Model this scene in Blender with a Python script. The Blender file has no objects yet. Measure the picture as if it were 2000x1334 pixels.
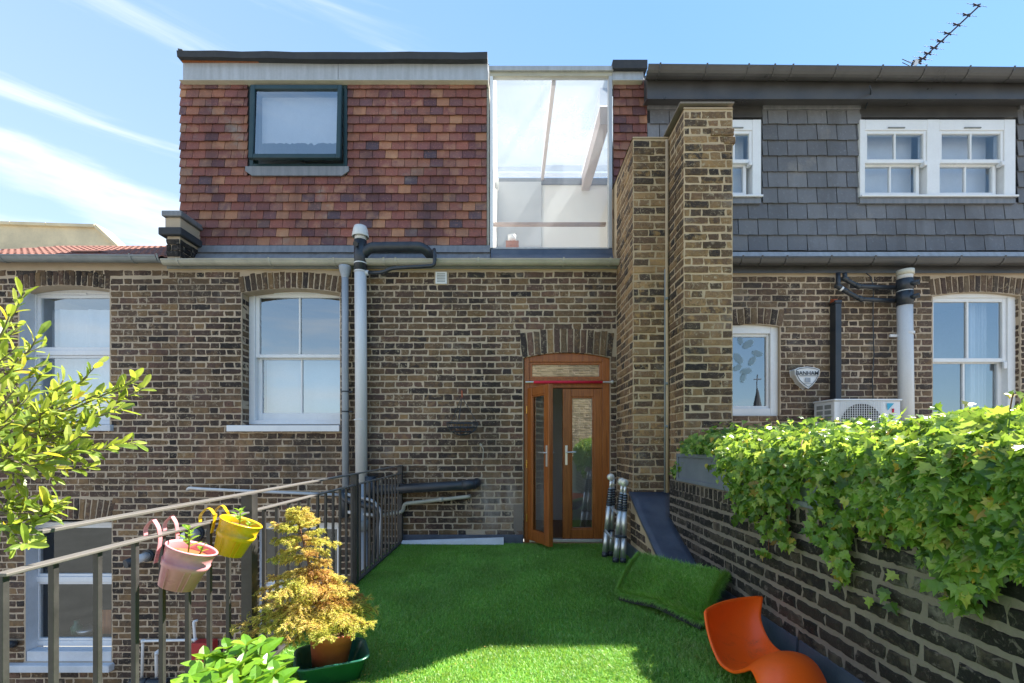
import bpy, math, random
import numpy as np
from mathutils import Vector, Matrix, noise
random.seed(7); rng = np.random.default_rng(7)
S = bpy.context.scene
COL = S.collection
R_ = math.radians
# ---------------------------------------------------------------- camera
F = 889.0                                     # focal length in photo pixels (16 mm on 36 mm, 2000 px)
cam = bpy.data.cameras.new("camera"); cam.lens = 16.0; cam.sensor_width = 36
cam.shift_x = 0.0015; cam.shift_y = 0.1015; cam.clip_start = 0.05; cam.clip_end = 3000
co = bpy.data.objects.new("camera", cam); COL.objects.link(co)
co.location = (0, 0, 1.13); co.rotation_euler = (R_(90), 0, 0); S.camera = co
# ---------------------------------------------------------------- sky, sun, exposure
SUN_EL, SUN_AZ = 51.7, 53.0                   # azimuth: degrees right of straight ahead (+Y)
W = bpy.data.worlds.new("World"); S.world = W; W.use_nodes = True
nt = W.node_tree; nt.nodes.clear()
def wn(t, **k):
    n = nt.nodes.new(t)
    for a, b in k.items(): setattr(n, a, b)
    return n
out = wn('ShaderNodeOutputWorld'); bg = wn('ShaderNodeBackground')
sky = wn('ShaderNodeTexSky', sky_type='NISHITA', sun_disc=False)
sky.sun_elevation = R_(SUN_EL); sky.sun_rotation = R_(SUN_AZ)
sky.altitude = 20; sky.air_density = 1.0; sky.dust_density = 0.0; sky.ozone_density = 1.6
bg.inputs[1].default_value = 0.13
# thin high clouds, laid out on a plane far overhead
tc = wn('ShaderNodeTexCoord'); sep = wn('ShaderNodeSeparateXYZ'); nt.links.new(tc.outputs['Generated'], sep.inputs[0])
def m(op, a, b=None, c=None, clamp=False):
    n = wn('ShaderNodeMath', operation=op, use_clamp=clamp)
    for i, v in enumerate((a, b, c)):
        if v is None: continue
        if isinstance(v, (int, float)): n.inputs[i].default_value = v
        else: nt.links.new(v, n.inputs[i])
    return n.outputs[0]
zz = m('MAXIMUM', sep.outputs[2], 0.03)
cx = m('DIVIDE', sep.outputs[0], m('ADD', zz, 0.12)); cy = m('DIVIDE', sep.outputs[1], m('ADD', zz, 0.12))
cmb = wn('ShaderNodeCombineXYZ'); nt.links.new(m('MULTIPLY', sep.outputs[0], 0.85), cmb.inputs[0]); nt.links.new(m('MULTIPLY', sep.outputs[1], 0.85), cmb.inputs[1]); nt.links.new(m('MULTIPLY', sep.outputs[2], 7.5), cmb.inputs[2])
n1 = wn('ShaderNodeTexNoise'); n1.inputs['Scale'].default_value = 1.9; n1.inputs['Detail'].default_value = 8; n1.inputs['Roughness'].default_value = 0.58; n1.inputs['Distortion'].default_value = 0.5
nt.links.new(cmb.outputs[0], n1.inputs['Vector'])
# more cloud towards the left (east) and near the horizon
az = m('SUBTRACT', m('MULTIPLY', m('MULTIPLY', sep.outputs[0], -1.0), 0.19), 0.03)
hz = m('ADD', m('MULTIPLY', m('SUBTRACT', 0.75, sep.outputs[2]), 0.20), m('MULTIPLY', m('MAXIMUM', m('MULTIPLY', sep.outputs[1], -1.0), 0.0), 0.07))
dens = m('ADD', n1.outputs['Fac'], m('ADD', az, hz))
mr = wn('ShaderNodeMapRange', interpolation_type='SMOOTHSTEP'); nt.links.new(dens, mr.inputs[0])
mr.inputs[1].default_value = 0.60; mr.inputs[2].default_value = 0.86; mr.inputs[3].default_value = 0.0; mr.inputs[4].default_value = 0.62
mx = wn('ShaderNodeMixRGB'); nt.links.new(mr.outputs[0], mx.inputs[0])
# air: pale towards the horizon and the left, deep blue high up on the right
hf = m('POWER', m('SUBTRACT', 1.0, m('MAXIMUM', sep.outputs[2], 0.0), clamp=True), 2.0)
lf = m('ADD', m('MULTIPLY', hf, 0.85), m('MULTIPLY', sep.outputs[0], -0.42), clamp=True)
gr = wn('ShaderNodeMixRGB'); nt.links.new(lf, gr.inputs[0]); gr.inputs[1].default_value = (.41, .82, 1.50, 1); gr.inputs[2].default_value = (1.38, 1.62, 1.85, 1)
mg = wn('ShaderNodeMixRGB'); mg.inputs[0].default_value = .82; nt.links.new(gr.outputs[0], mg.inputs[2])
# grade of the clear sky
gm = wn('ShaderNodeMixRGB', blend_type='MULTIPLY'); gm.inputs[0].default_value = 1; gm.inputs[2].default_value = (.90, 1.03, 1.03, 1)
nt.links.new(sky.outputs[0], gm.inputs[1])
nt.links.new(gm.outputs[0], mg.inputs[1]); nt.links.new(mg.outputs[0], mx.inputs[1]); mx.inputs[2].default_value = (2.6, 2.58, 2.54, 1)
nt.links.new(mx.outputs[0], bg.inputs[0]); nt.links.new(bg.outputs[0], out.inputs[0])
sl = bpy.data.lights.new("sun", 'SUN'); sl.energy = 4.3; sl.angle = R_(0.53); sl.color = (1, .94, .84)
so = bpy.data.objects.new("sun", sl); COL.objects.link(so)
e, a = R_(SUN_EL), R_(SUN_AZ)
sdir = Vector((math.sin(a)*math.cos(e), math.cos(a)*math.cos(e), math.sin(e)))
so.rotation_euler = (-sdir).to_track_quat('-Z', 'Y').to_euler(); so.location = (10, 10, 20)
S.view_settings.view_transform = 'Standard'; S.view_settings.look = 'None'; S.view_settings.gamma = 1
S.view_settings.exposure = 2.17; S.view_settings.use_curve_mapping = False
S.cycles.max_bounces = 8; S.cycles.diffuse_bounces = 4; S.cycles.transparent_max_bounces = 24; S.cycles.glossy_bounces = 4
S.cycles.sample_clamp_indirect = 8
# ---------------------------------------------------------------- materials
def new_mat(name):
    M = bpy.data.materials.new(name); M.use_nodes = True; M.node_tree.nodes.clear(); return M
class NT:
    def __init__(s, M): s.t = M.node_tree
    def n(s, ty, ins=None, **k):
        q = s.t.nodes.new(ty)
        for a_, b_ in k.items(): setattr(q, a_, b_)
        for a_, b_ in (ins or {}).items():
            if isinstance(b_, bpy.types.NodeSocket): s.t.links.new(b_, q.inputs[a_])
            else: q.inputs[a_].default_value = b_
        return q
    def math(s, op, a_, b_=0.0, clamp=False):
        return s.n('ShaderNodeMath', {0: a_, 1: b_}, operation=op, use_clamp=clamp).outputs[0]
    def noise(s, vec, scale, detail=4, rough=.55, dist=0):
        return s.n('ShaderNodeTexNoise', {'Vector': vec, 'Scale': scale, 'Detail': detail, 'Roughness': rough, 'Distortion': dist}).outputs['Fac']
    def ramp(s, fac, stops, interp='LINEAR'):
        q = s.n('ShaderNodeValToRGB', {0: fac}); r = q.color_ramp; r.interpolation = interp
        while len(r.elements) > 1: r.elements.remove(r.elements[-1])
        for i, (p, c) in enumerate(stops):
            el = r.elements[0] if i == 0 else r.elements.new(p)
            el.position = p; el.color = (*c, 1) if len(c) == 3 else c
        return q.outputs[0]
    def mix(s, fac, a_, b_, mode='MIX'):
        f = lambda c: (*c, 1) if isinstance(c, tuple) and len(c) == 3 else c
        return s.n('ShaderNodeMixRGB', {0: fac, 1: f(a_), 2: f(b_)}, blend_type=mode).outputs[0]
    def maprange(s, v, a_, b_, c_, d_):
        return s.n('ShaderNodeMapRange', {0: v, 1: a_, 2: b_, 3: c_, 4: d_}).outputs[0]
def rnd_socket(g):
    at = g.n('ShaderNodeAttribute', attribute_name='rnd').outputs['Fac']
    ob = g.n('ShaderNodeObjectInfo').outputs['Random']
    return g.math('FRACT', g.math('ADD', at, ob))
def finish(g, col, rough=.7, bump=None, bstr=.3, bdist=.004, metal=0.0, spec=.4, extra=None):
    ins = {'Base Color': col if not isinstance(col, tuple) else (*col, 1), 'Roughness': rough, 'Metallic': metal, 'Specular IOR Level': spec}
    if bump is not None:
        ins['Normal'] = g.n('ShaderNodeBump', {'Height': bump, 'Strength': bstr, 'Distance': bdist}).outputs[0]
    p = g.n('ShaderNodeBsdfPrincipled', ins)
    if extra:
        for k, v in extra.items(): p.inputs[k].default_value = v
    g.n('ShaderNodeOutputMaterial', {0: p.outputs[0]})
    return p
def pm(name, c1, c2=None, scale=6, rough=.6, bump=0.0, bscale=60, metal=0, spec=.4, streak=False, extra=None, bdist=.004, stained=False):
    """plain surface with a second tone mixed in by noise"""
    M = new_mat(name); g = NT(M)
    pos = g.n('ShaderNodeNewGeometry').outputs['Position']
    vec = pos
    if streak: vec = g.n('ShaderNodeMapping', {'Vector': pos, 'Scale': (4, 4, .35)}).outputs[0]
    c2 = c2 or tuple(x*.75 for x in c1)
    nz = g.noise(vec, scale, 6, .6)
    f = g.maprange(nz, .35, .68, 0, 1)
    col = g.mix(f, c1, c2)
    fine = g.noise(pos, bscale, 5, .6)
    col = g.mix(.25, col, g.mix(fine, tuple(x*.6 for x in c1), tuple(min(1, x*1.35) for x in c1)))
    if stained: col = facade_stains(g, pos, col)
    r = g.maprange(nz, .3, .7, max(.02, rough-.08), min(1, rough+.1))
    finish(g, col, r, fine if bump else None, bump, bdist, metal, spec, extra)
    return M
def blob(g, pos, cx_, cz_, rx, rz, soft=.5):
    # soft-edged patch of the facade, broken up by noise
    s = g.n('ShaderNodeSeparateXYZ', {0: pos}); dx = g.math('DIVIDE', g.math('SUBTRACT', s.outputs[0], cx_), rx); dz = g.math('DIVIDE', g.math('SUBTRACT', s.outputs[2], cz_), rz)
    d = g.math('SQRT', g.math('ADD', g.math('MULTIPLY', dx, dx), g.math('MULTIPLY', dz, dz)))
    return g.math('MULTIPLY', g.maprange(d, .3, 1.0, 1, 0), g.maprange(g.noise(g.n('ShaderNodeMapping', {'Vector': pos, 'Scale': (9, 9, 2.2)}).outputs[0], 1.0, 5, .65), .38, .62, .1, 1))
def facade_stains(g, pos, col):
    for c, k in (((-2.5, .98, .85, .42), ((.05, .042, .036), .6)), ((-1.75, .5, .25, 1.6), ((.05, .045, .04), .5)), ((1.05, 2.2, .22, 1.2), ((.035, .03, .028), .55)), ((-.15, .42, .45, .42), ((.46, .41, .36), .55)),
                 ((-3.35, 1.0, .45, .35), ((.38, .21, .12), .45)), ((-1.0, 2.85, .9, .28), ((.07, .055, .045), .4)), ((-3.6, 2.95, .8, .25), ((.06, .05, .042), .5)), ((-.3, 1.25, .3, .5), ((.07, .055, .045), .35))):
        col = g.mix(g.math('MULTIPLY', blob(g, pos, *c), k[1]), col, k[0])
    return col
def brickmat(name, stops, dark=(.02, .018, .016), ochre=(.27, .17, .07), ochre_amt=.35, rough=.85, sc=38, stain=.25, bl=.9, smear=None, stained=False):
    M = new_mat(name); g = NT(M)
    pos = g.n('ShaderNodeNewGeometry').outputs['Position']
    r = rnd_socket(g)
    base = g.ramp(r, stops)
    r2 = g.math('FRACT', g.math('MULTIPLY', r, 17.31))
    off = g.n('ShaderNodeVectorMath', {0: pos, 1: g.n('ShaderNodeCombineXYZ', {0: g.math('MULTIPLY', r, 31.0), 1: r2, 2: 0.0}).outputs[0]}, operation='ADD').outputs[0]
    a_ = g.noise(off, sc, 6, .68, .6); b_ = g.noise(off, sc*.45, 4, .6); c_ = g.noise(pos, sc*4.2, 4, .65)
    # ochre blotches on some bricks, burnt dark blotches on others
    fo = g.math('MULTIPLY', g.maprange(b_, .47, .62, 0, 1), g.math('MULTIPLY', g.maprange(r2, .35, .9, 0, 1), ochre_amt))
    col = g.mix(fo, base, ochre)
    fd = g.math('MULTIPLY', g.maprange(a_, .5, .68, 0, bl), g.maprange(r2, .0, .55, 1, .3))
    col = g.mix(fd, col, dark)
    col = g.mix(g.maprange(c_, .56, .78, 0, .6), col, tuple(min(1, x*1.9+.03) for x in stops[len(stops)//2][1]))
    big = g.noise(pos, .9, 3, .5)
    val = g.maprange(big, .35, .65, 1-stain, 1+stain)
    col = g.mix(1.0, col, g.n('ShaderNodeCombineXYZ', {0: val, 1: val, 2: val}).outputs[0], 'MULTIPLY')
    # pale bloom of salts and old mortar smears
    vst = g.n('ShaderNodeMapping', {'Vector': pos, 'Scale': (1.7, 1.7, .45)}).outputs[0]
    soot = g.maprange(g.noise(vst, 1.1, 6, .65, .5), .46, .70, 0, .68)
    col = g.mix(soot, col, tuple(x*.9 for x in dark))
    bloom = g.math('MULTIPLY', g.maprange(g.noise(pos, 2.3, 5, .6), .60, .72, 0, 1), g.maprange(a_, .4, .6, .1, .55))
    col = g.mix(bloom, col, (.30, .27, .235))
    if smear:
        sm = g.math('MULTIPLY', g.maprange(g.noise(pos, 26, 7, .72, .8), .55, .62, 0, 1), g.maprange(g.noise(pos, 3.1, 3, .5), .38, .62, .1, .95))
        col = g.mix(sm, col, smear)
    if stained: col = facade_stains(g, pos, col)
    h = g.math('ADD', g.math('MULTIPLY', a_, .7), g.math('MULTIPLY', c_, .45))
    finish(g, col, rough, h, .75, .007, 0, .25)
    return M
def leafmat(name, stops, trans=.4, rough=.35, tcol=(.5, .65, .08), spec=.5, own=False, drift=0, worn=None):
    M = new_mat(name); g = NT(M); r = rnd_socket(g) if not own else g.n('ShaderNodeAttribute', attribute_name='rnd').outputs['Fac']
    pos = g.n('ShaderNodeNewGeometry').outputs['Position']
    base = g.ramp(r, stops)
    nz = g.noise(pos, 120, 3, .5)
    col = g.mix(g.maprange(nz, .35, .65, 0, .35), base, g.mix(1, base, (.55, .6, .5), 'MULTIPLY'))
    if drift:
        dn = g.maprange(g.noise(pos, 2.1, 5, .6, .4), .35, .65, 1-drift, 1+drift)
        col = g.mix(1.0, col, g.n('ShaderNodeCombineXYZ', {0: dn, 1: dn, 2: dn}).outputs[0], 'MULTIPLY')
        if worn: col = g.mix(g.maprange(g.noise(pos, 1.3, 6, .65, .6), .60, .76, 0, .55), col, worn)
    p = g.n('ShaderNodeBsdfPrincipled', {'Base Color': col, 'Roughness': rough, 'Specular IOR Level': spec})
    t = g.n('ShaderNodeBsdfTranslucent', {'Color': g.mix(1, g.mix(.5, base, (*tcol, 1)), (1, 1, 1), 'MULTIPLY')})
    mxs = g.n('ShaderNodeMixShader', {0: trans, 1: p.outputs[0], 2: t.outputs[0]})
    g.n('ShaderNodeOutputMaterial', {0: mxs.outputs[0]})
    return M
def glassmat(name, fac=.3, tint=(.9, .95, 1), gl=(.88, .95, 1), rough=.004, dirt=0.0):
    M = new_mat(name); g = NT(M)
    tr = g.n('ShaderNodeBsdfTransparent', {'Color': (*tint, 1)})
    pos = g.n('ShaderNodeNewGeometry').outputs['Position']
    bmp = g.n('ShaderNodeBump', {'Height': g.noise(pos, 1.6, 2, .4), 'Strength': .05, 'Distance': .02}).outputs[0]
    gs = g.n('ShaderNodeBsdfGlossy', {'Color': (*gl, 1), 'Roughness': rough, 'Normal': bmp})
    lw = g.n('ShaderNodeLayerWeight', {'Blend': .25}).outputs['Fresnel']
    f = g.math('ADD', g.math('MULTIPLY', lw, .7), fac, True)
    sh = g.n('ShaderNodeMixShader', {0: f, 1: tr.outputs[0], 2: gs.outputs[0]}).outputs[0]
    if dirt:
        df = g.n('ShaderNodeBsdfDiffuse', {'Color': (.50, .54, .57, 1)}); tl = g.n('ShaderNodeBsdfTranslucent', {'Color': (.60, .66, .72, 1)})
        dd = g.n('ShaderNodeMixShader', {0: .6, 1: df.outputs[0], 2: tl.outputs[0]}).outputs[0]
        dn = g.math('MULTIPLY', g.maprange(g.noise(pos, 1.3, 8, .62, .2), .3, .75, .55, 1), dirt)
        sh = g.n('ShaderNodeMixShader', {0: dn, 1: sh, 2: dd}).outputs[0]
    g.n('ShaderNodeOutputMaterial', {0: sh})
    return M
MT = {}
MT['brick'] = brickmat('stock_brick', stained=True, smear=(.36, .29, .20), ochre=(.34, .205, .09), ochre_amt=.38, stops=[(0, (.03, .025, .024)), (.18, (.07, .048, .038)), (.36, (.12, .078, .052)), (.5, (.19, .12, .064)), (.6, (.085, .055, .045)), (.72, (.25, .155, .075)), (.82, (.042, .036, .036)), (.92, (.15, .085, .06)), (1, (.10, .062, .05))])
MT['brick_chimney'] = brickmat('chimney_brick', [(0, (.035, .03, .028)), (.16, (.10, .065, .042)), (.38, (.21, .13, .07)), (.56, (.31, .195, .095)), (.68, (.15, .09, .055)), (.8, (.035, .03, .03)), (1, (.24, .14, .078))], ochre=(.42, .255, .10), ochre_amt=.6, bl=.95, smear=(.40, .33, .22))
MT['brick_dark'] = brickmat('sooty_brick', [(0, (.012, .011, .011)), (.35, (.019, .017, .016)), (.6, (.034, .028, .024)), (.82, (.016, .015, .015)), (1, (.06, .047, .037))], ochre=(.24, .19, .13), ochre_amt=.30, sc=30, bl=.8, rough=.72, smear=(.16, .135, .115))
MT['brick_right'] = brickmat('brown_stock_brick', [(0, (.045, .036, .033)), (.2, (.10, .066, .05)), (.42, (.145, .095, .064)), (.6, (.18, .125, .075)), (.78, (.12, .072, .056)), (.9, (.055, .046, .045)), (1, (.21, .15, .09))], ochre_amt=.3, smear=(.36, .29, .20))
MT['brick_lit'] = brickmat('rear_stock_brick', [(0, (.2, .15, .09)), (.5, (.36, .28, .17)), (1, (.26, .2, .12))])
MT['mortar'] = pm('mortar', (.53, .42, .305), (.34, .275, .205), 1.3, .95, .8, 140, spec=.1, stained=True)
MT['mortar_yellow'] = pm('yellow_mortar', (.50, .37, .19), (.36, .27, .15), 5, .95, .8, 120, spec=.1)
MT['mortar_grey'] = pm('grey_mortar', (.25, .21, .175), (.165, .14, .12), 2.6, .95, .9, 110, spec=.1)
MT['mortar_chimney'] = pm('buff_mortar', (.54, .41, .27), (.34, .265, .18), 1.8, .95, .8, 120, spec=.1)
MT['tile'] = brickmat('clay_tile', [(0, (.11, .054, .062)), (.14, (.21, .08, .07)), (.32, (.27, .10, .075)), (.46, (.14, .062, .066)), (.58, (.32, .135, .085)), (.68, (.18, .073, .072)), (.8, (.38, .185, .105)), (.88, (.08, .06, .078)), (1, (.24, .095, .085))], dark=(.08, .048, .05), ochre=(.46, .26, .15), ochre_amt=.45, rough=.75, sc=14, stain=.12, bl=.42)
MT['slate'] = brickmat('roof_slate', [(0, (.118, .122, .134)), (.3, (.162, .166, .18)), (.6, (.138, .142, .156)), (1, (.195, .198, .21))], dark=(.10, .096, .096), ochre=(.24, .228, .22), ochre_amt=.3, rough=.55, sc=7, stain=.08, bl=.4)
MT['pantile'] = pm('roof_tile_red', (.25, .11, .08), (.13, .06, .05), 20, .8, .4, 60)
MT['lead'] = pm('lead_sheet', (.17, .175, .19), (.27, .275, .285), 5, .5, .35, 40, metal=.25, streak=True)
MT['lead_light'] = pm('zinc_fascia', (.46, .465, .47), (.33, .335, .34), 4, .45, .15, 50, metal=.3, streak=True)
MT['felt'] = pm('bitumen_felt', (.035, .038, .045), (.06, .062, .068), 12, .8, .5, 90)
MT['felt_blue'] = pm('asphalt_coating', (.05, .065, .10), (.10, .12, .16), 6, .42, .4, 70, spec=.5)
MT['white'] = pm('white_paint', (.78, .79, .80), (.70, .71, .72), 5, .35, .05, 40)
MT['white_old'] = pm('weathered_white_render', (.62, .65, .70), (.50, .53, .57), 6, .7, .3, 60)
MT['upvc'] = pm('white_plastic_frame', (.74, .76, .79), (.68, .70, .73), 3, .3)
MT['teal'] = pm('dark_teal_frame', (.018, .045, .055), (.03, .06, .07), 8, .35)
MT['wood'] = None
MT['grey_pipe'] = pm('grey_plastic_pipe', (.68, .68, .68), (.57, .57, .57), 3, .4, streak=True)
MT['slate_pipe'] = pm('grey_painted_downpipe', (.36, .39, .43), (.26, .285, .32), 5, .45, .1, 60, streak=True)
MT['gutter'] = pm('olive_grey_gutter', (.46, .44, .36), (.30, .29, .245), 4, .4, .1, 60, streak=False)
MT['gutter_grey'] = pm('grey_gutter', (.26, .28, .28), (.17, .185, .19), 5, .5, .2, 60)
MT['black_pipe'] = pm('black_plastic', (.022, .028, .038), (.045, .052, .062), 8, .38, .1, 60, spec=.5)
MT['black_gutter'] = pm('black_gutter', (.052, .050, .050), (.085, .082, .08), 3, .33, spec=.5)
MT['rail'] = pm('grey_brown_metal', (.05, .048, .047), (.085, .08, .077), 14, .42, .15, 90, metal=.35)
MT['railtop'] = pm('rail_top_metal', (.20, .185, .17), (.14, .13, .12), 14, .45, .1, 90, metal=.35)
MT['cream'] = pm('cream_plastic', (.62, .58, .47), (.5, .47, .38), 5, .5)
MT['render_cream'] = pm('old_cream_render', (.82, .66, .42), (.55, .45, .30), 2.2, .9, .4, 30)
MT['steel'] = pm('brushed_aluminium', (.78, .78, .76), (.66, .66, .64), 5, .42, metal=.85)
MT['brass'] = pm('brass_hinge', (.75, .5, .16), (.6, .4, .12), 5, .3, metal=1.0)
MT['pink'] = pm('pink_enamel', (.68, .29, .32), (.62, .26, .29), 8, .3, spec=.5)
MT['yellow'] = pm('yellow_enamel', (.72, .46, .012), (.62, .39, .01), 8, .3, spec=.5)
MT['terracotta'] = pm('terracotta_plastic', (.42, .10, .035), (.33, .085, .035), 8, .5)
MT['green_tub'] = pm('dark_green_plastic', (.012, .10, .065), (.018, .12, .08), 8, .35, spec=.5)
MT['soil'] = pm('potting_soil', (.14, .075, .04), (.06, .035, .02), 60, .95, 1, 150)
MT['orange'] = pm('orange_moulded_plastic', (.98, .145, .008), (.95, .135, .008), 3, .36, .04, 250, spec=.45)
MT['red'] = pm('red_paint', (.45, .04, .04), (.36, .03, .03), 5, .5)
MT['redrubber'] = pm('red_foam', (.62, .015, .05), (.5, .01, .04), 5, .6)
MT['zincplanter'] = pm('grey_planter_metal', (.19, .215, .25), (.14, .16, .19), 3, .5, .15, 60)
MT['room_light'] = pm('cream_plaster', (.90, .86, .79), (.87, .83, .76), 2, .9)
MT['room_grey'] = pm('grey_plaster', (.55, .56, .57), (.48, .49, .50), 2, .9)
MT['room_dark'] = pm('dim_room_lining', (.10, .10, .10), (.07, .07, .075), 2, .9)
MT['curtain'] = pm('net_curtain', (.74, .75, .77), (.66, .67, .70), 3, .9)
MT['blind'] = pm('roller_blind', (.60, .63, .66), (.55, .58, .61), 3, .9)
MT['darkmetal'] = pm('dark_aerial_metal', (.05, .04, .045), (.03, .025, .03), 30, .6, metal=.3)
MT['glass'] = glassmat('window_glass', .29)
MT['glass_dark'] = glassmat('shaded_window_glass', .07)
MT['glass_bay'] = glassmat('bay_glass', .06, (.97, .98, .98), dirt=.22)
MT['glass_lo'] = glassmat('door_glass', .27)
MT['glass_pale'] = glassmat('upper_window_glass', .10)
MT['glass_clear'] = glassmat('clear_glazing', .08, (.95, .97, .98))
MT['glass_dirty'] = glassmat('weathered_roof_glass', .04, (.95, .97, .98), dirt=.42)
MT['sticker'] = glassmat('frosted_film', .06, (.80, .88, .84), dirt=.5)
MT['beam_timber'] = pm('pale_limed_timber', (.62, .50, .44), (.55, .44, .38), 6, .6)
MT['rail_timber'] = pm('stained_timber', (.42, .27, .2), (.34, .22, .16), 8, .5)
MT['emblem'] = pm('cyan_emblem', (.05, .42, .62), None, 3, .4)
MT['slab'] = pm('roof_deck', (.12, .12, .12), (.08, .08, .08), 3, .9)
MT['ground'] = pm('courtyard_concrete', (.22, .21, .19), (.15, .145, .13), 1.3, .9, .3, 20)
MT['bark'] = pm('grey_bark', (.22, .18, .13), (.13, .10, .07), 30, .85, .5, 150)
MT['twig'] = pm('brown_twig', (.20, .09, .045), (.12, .06, .03), 30, .85)
MT['ivy'] = leafmat('ivy_leaf', [(0, (.04, .10, .02)), (.2, (.09, .19, .03)), (.45, (.17, .31, .05)), (.7, (.27, .42, .075)), (.87, (.40, .52, .11)), (.95, (.55, .55, .12)), (.965, (.62, .42, .06)), (.98, (.32, .18, .06)), (1, (.16, .27, .06))], .48, .27, (.45, .62, .05))
MT['shrubleaf'] = leafmat('shrub_leaf', [(0, (.11, .19, .03)), (.3, (.21, .31, .045)), (.6, (.32, .40, .07)), (.85, (.45, .50, .11)), (.93, (.16, .27, .08)), (.965, (.65, .45, .03)), (1, (.36, .42, .07))], .42, .32, (.6, .65, .05))
MT['hydrangea'] = leafmat('broad_leaf', [(0, (.07, .19, .012)), (.5, (.14, .30, .02)), (1, (.24, .41, .035))], .33, .33, (.5, .75, .06))
MT['needle'] = leafmat('yellowing_needle', [(0, (.36, .42, .07)), (.25, (.66, .62, .13)), (.45, (.82, .68, .22)), (.62, (.74, .52, .16)), (.8, (.55, .28, .09)), (1, (.42, .18, .06))], .38, .55, (.85, .75, .15), .3, own=True)
MT['turf'] = leafmat('artificial_blade', [(0, (.09, .27, .035)), (.35, (.135, .38, .05)), (.62, (.20, .48, .07)), (.85, (.33, .58, .12)), (.95, (.52, .62, .26)), (1, (.14, .38, .06))], .32, .40, (.65, .8, .06), .45, drift=.24, worn=(.30, .26, .13))
MT['turfbase'] = pm('turf_backing', (.055, .20, .03), (.08, .25, .04), 20, .9, .6, 120)
MT['turfdark'] = pm('turf_underside', (.02, .02, .022), None, 20, .8)
MT['spot'] = pm('frosted_white', (.85, .85, .83), None, 3, .5)
def orangemat():
    M = new_mat('orange_moulded_plastic'); g = NT(M); pos = g.n('ShaderNodeNewGeometry').outputs['Position']
    nz = g.noise(pos, 7, 7, .68, .5); f = g.noise(pos, 130, 4, .7)
    z_ = g.n('ShaderNodeSeparateXYZ', {0: pos}).outputs[2]
    low = g.maprange(z_, .02, .12, 1, .15)
    dirt = g.math('MULTIPLY', g.math('MULTIPLY', g.maprange(nz, .50, .66, 0, 1), g.maprange(f, .42, .6, .1, .9)), low)
    col = g.mix(g.maprange(nz, .3, .7, 0, .3), (1.0, .125, .007), (.88, .10, .007))
    col = g.mix(g.math('MULTIPLY', dirt, .8), col, (.12, .06, .03))
    finish(g, col, g.maprange(nz, .3, .7, .28, .5), f, .05, .001, 0, .5)
    return M
MT['orange'] = orangemat()
def woodmat():
    M = new_mat('varnished_oak'); g = NT(M)
    pos = g.n('ShaderNodeNewGeometry').outputs['Position']
    v = g.n('ShaderNodeMapping', {'Vector': pos, 'Scale': (26, 26, 1.3)}).outputs[0]
    n_ = g.noise(v, 2.2, 7, .65, .7)
    col = g.ramp(n_, [(.25, (.15, .040, .008)), (.5, (.30, .090, .017)), (.75, (.41, .135, .028))])
    finish(g, col, .34, n_, .12, .002, 0, .5)
    return M
MT['wood'] = woodmat()
# ---------------------------------------------------------------- building helpers
def PX(x, Y): return (x-997.0)*Y/F
def PZ(y, Y): return 1.13+(870.0-y)*Y/F
def P(x, y, Y): return Vector((PX(x, Y), Y, PZ(y, Y)))
WL = {}
def wl(o): return WL.get(o.name, Vector((0, 0, 0))) if o else Vector((0, 0, 0))
def props(o, label=None, cat=None, group=None, kind=None):
    if label: o['label'] = label
    if cat: o['category'] = cat
    if group: o['group'] = group
    if kind: o['kind'] = kind
    return o
def thing(name, loc, label, cat, group=None):
    o = bpy.data.objects.new(name, None); COL.objects.link(o); o.location = loc; o.empty_display_size = .1
    WL[o.name] = Vector(loc); return props(o, label, cat, group)
def link(name, me, mat, parent=None, off=None):
    if mat is not None and not me.materials: me.materials.append(mat)
    o = bpy.data.objects.new(name, me); COL.objects.link(o)
    if parent: o.parent = parent
    WL[o.name] = wl(parent)
    return o
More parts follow.
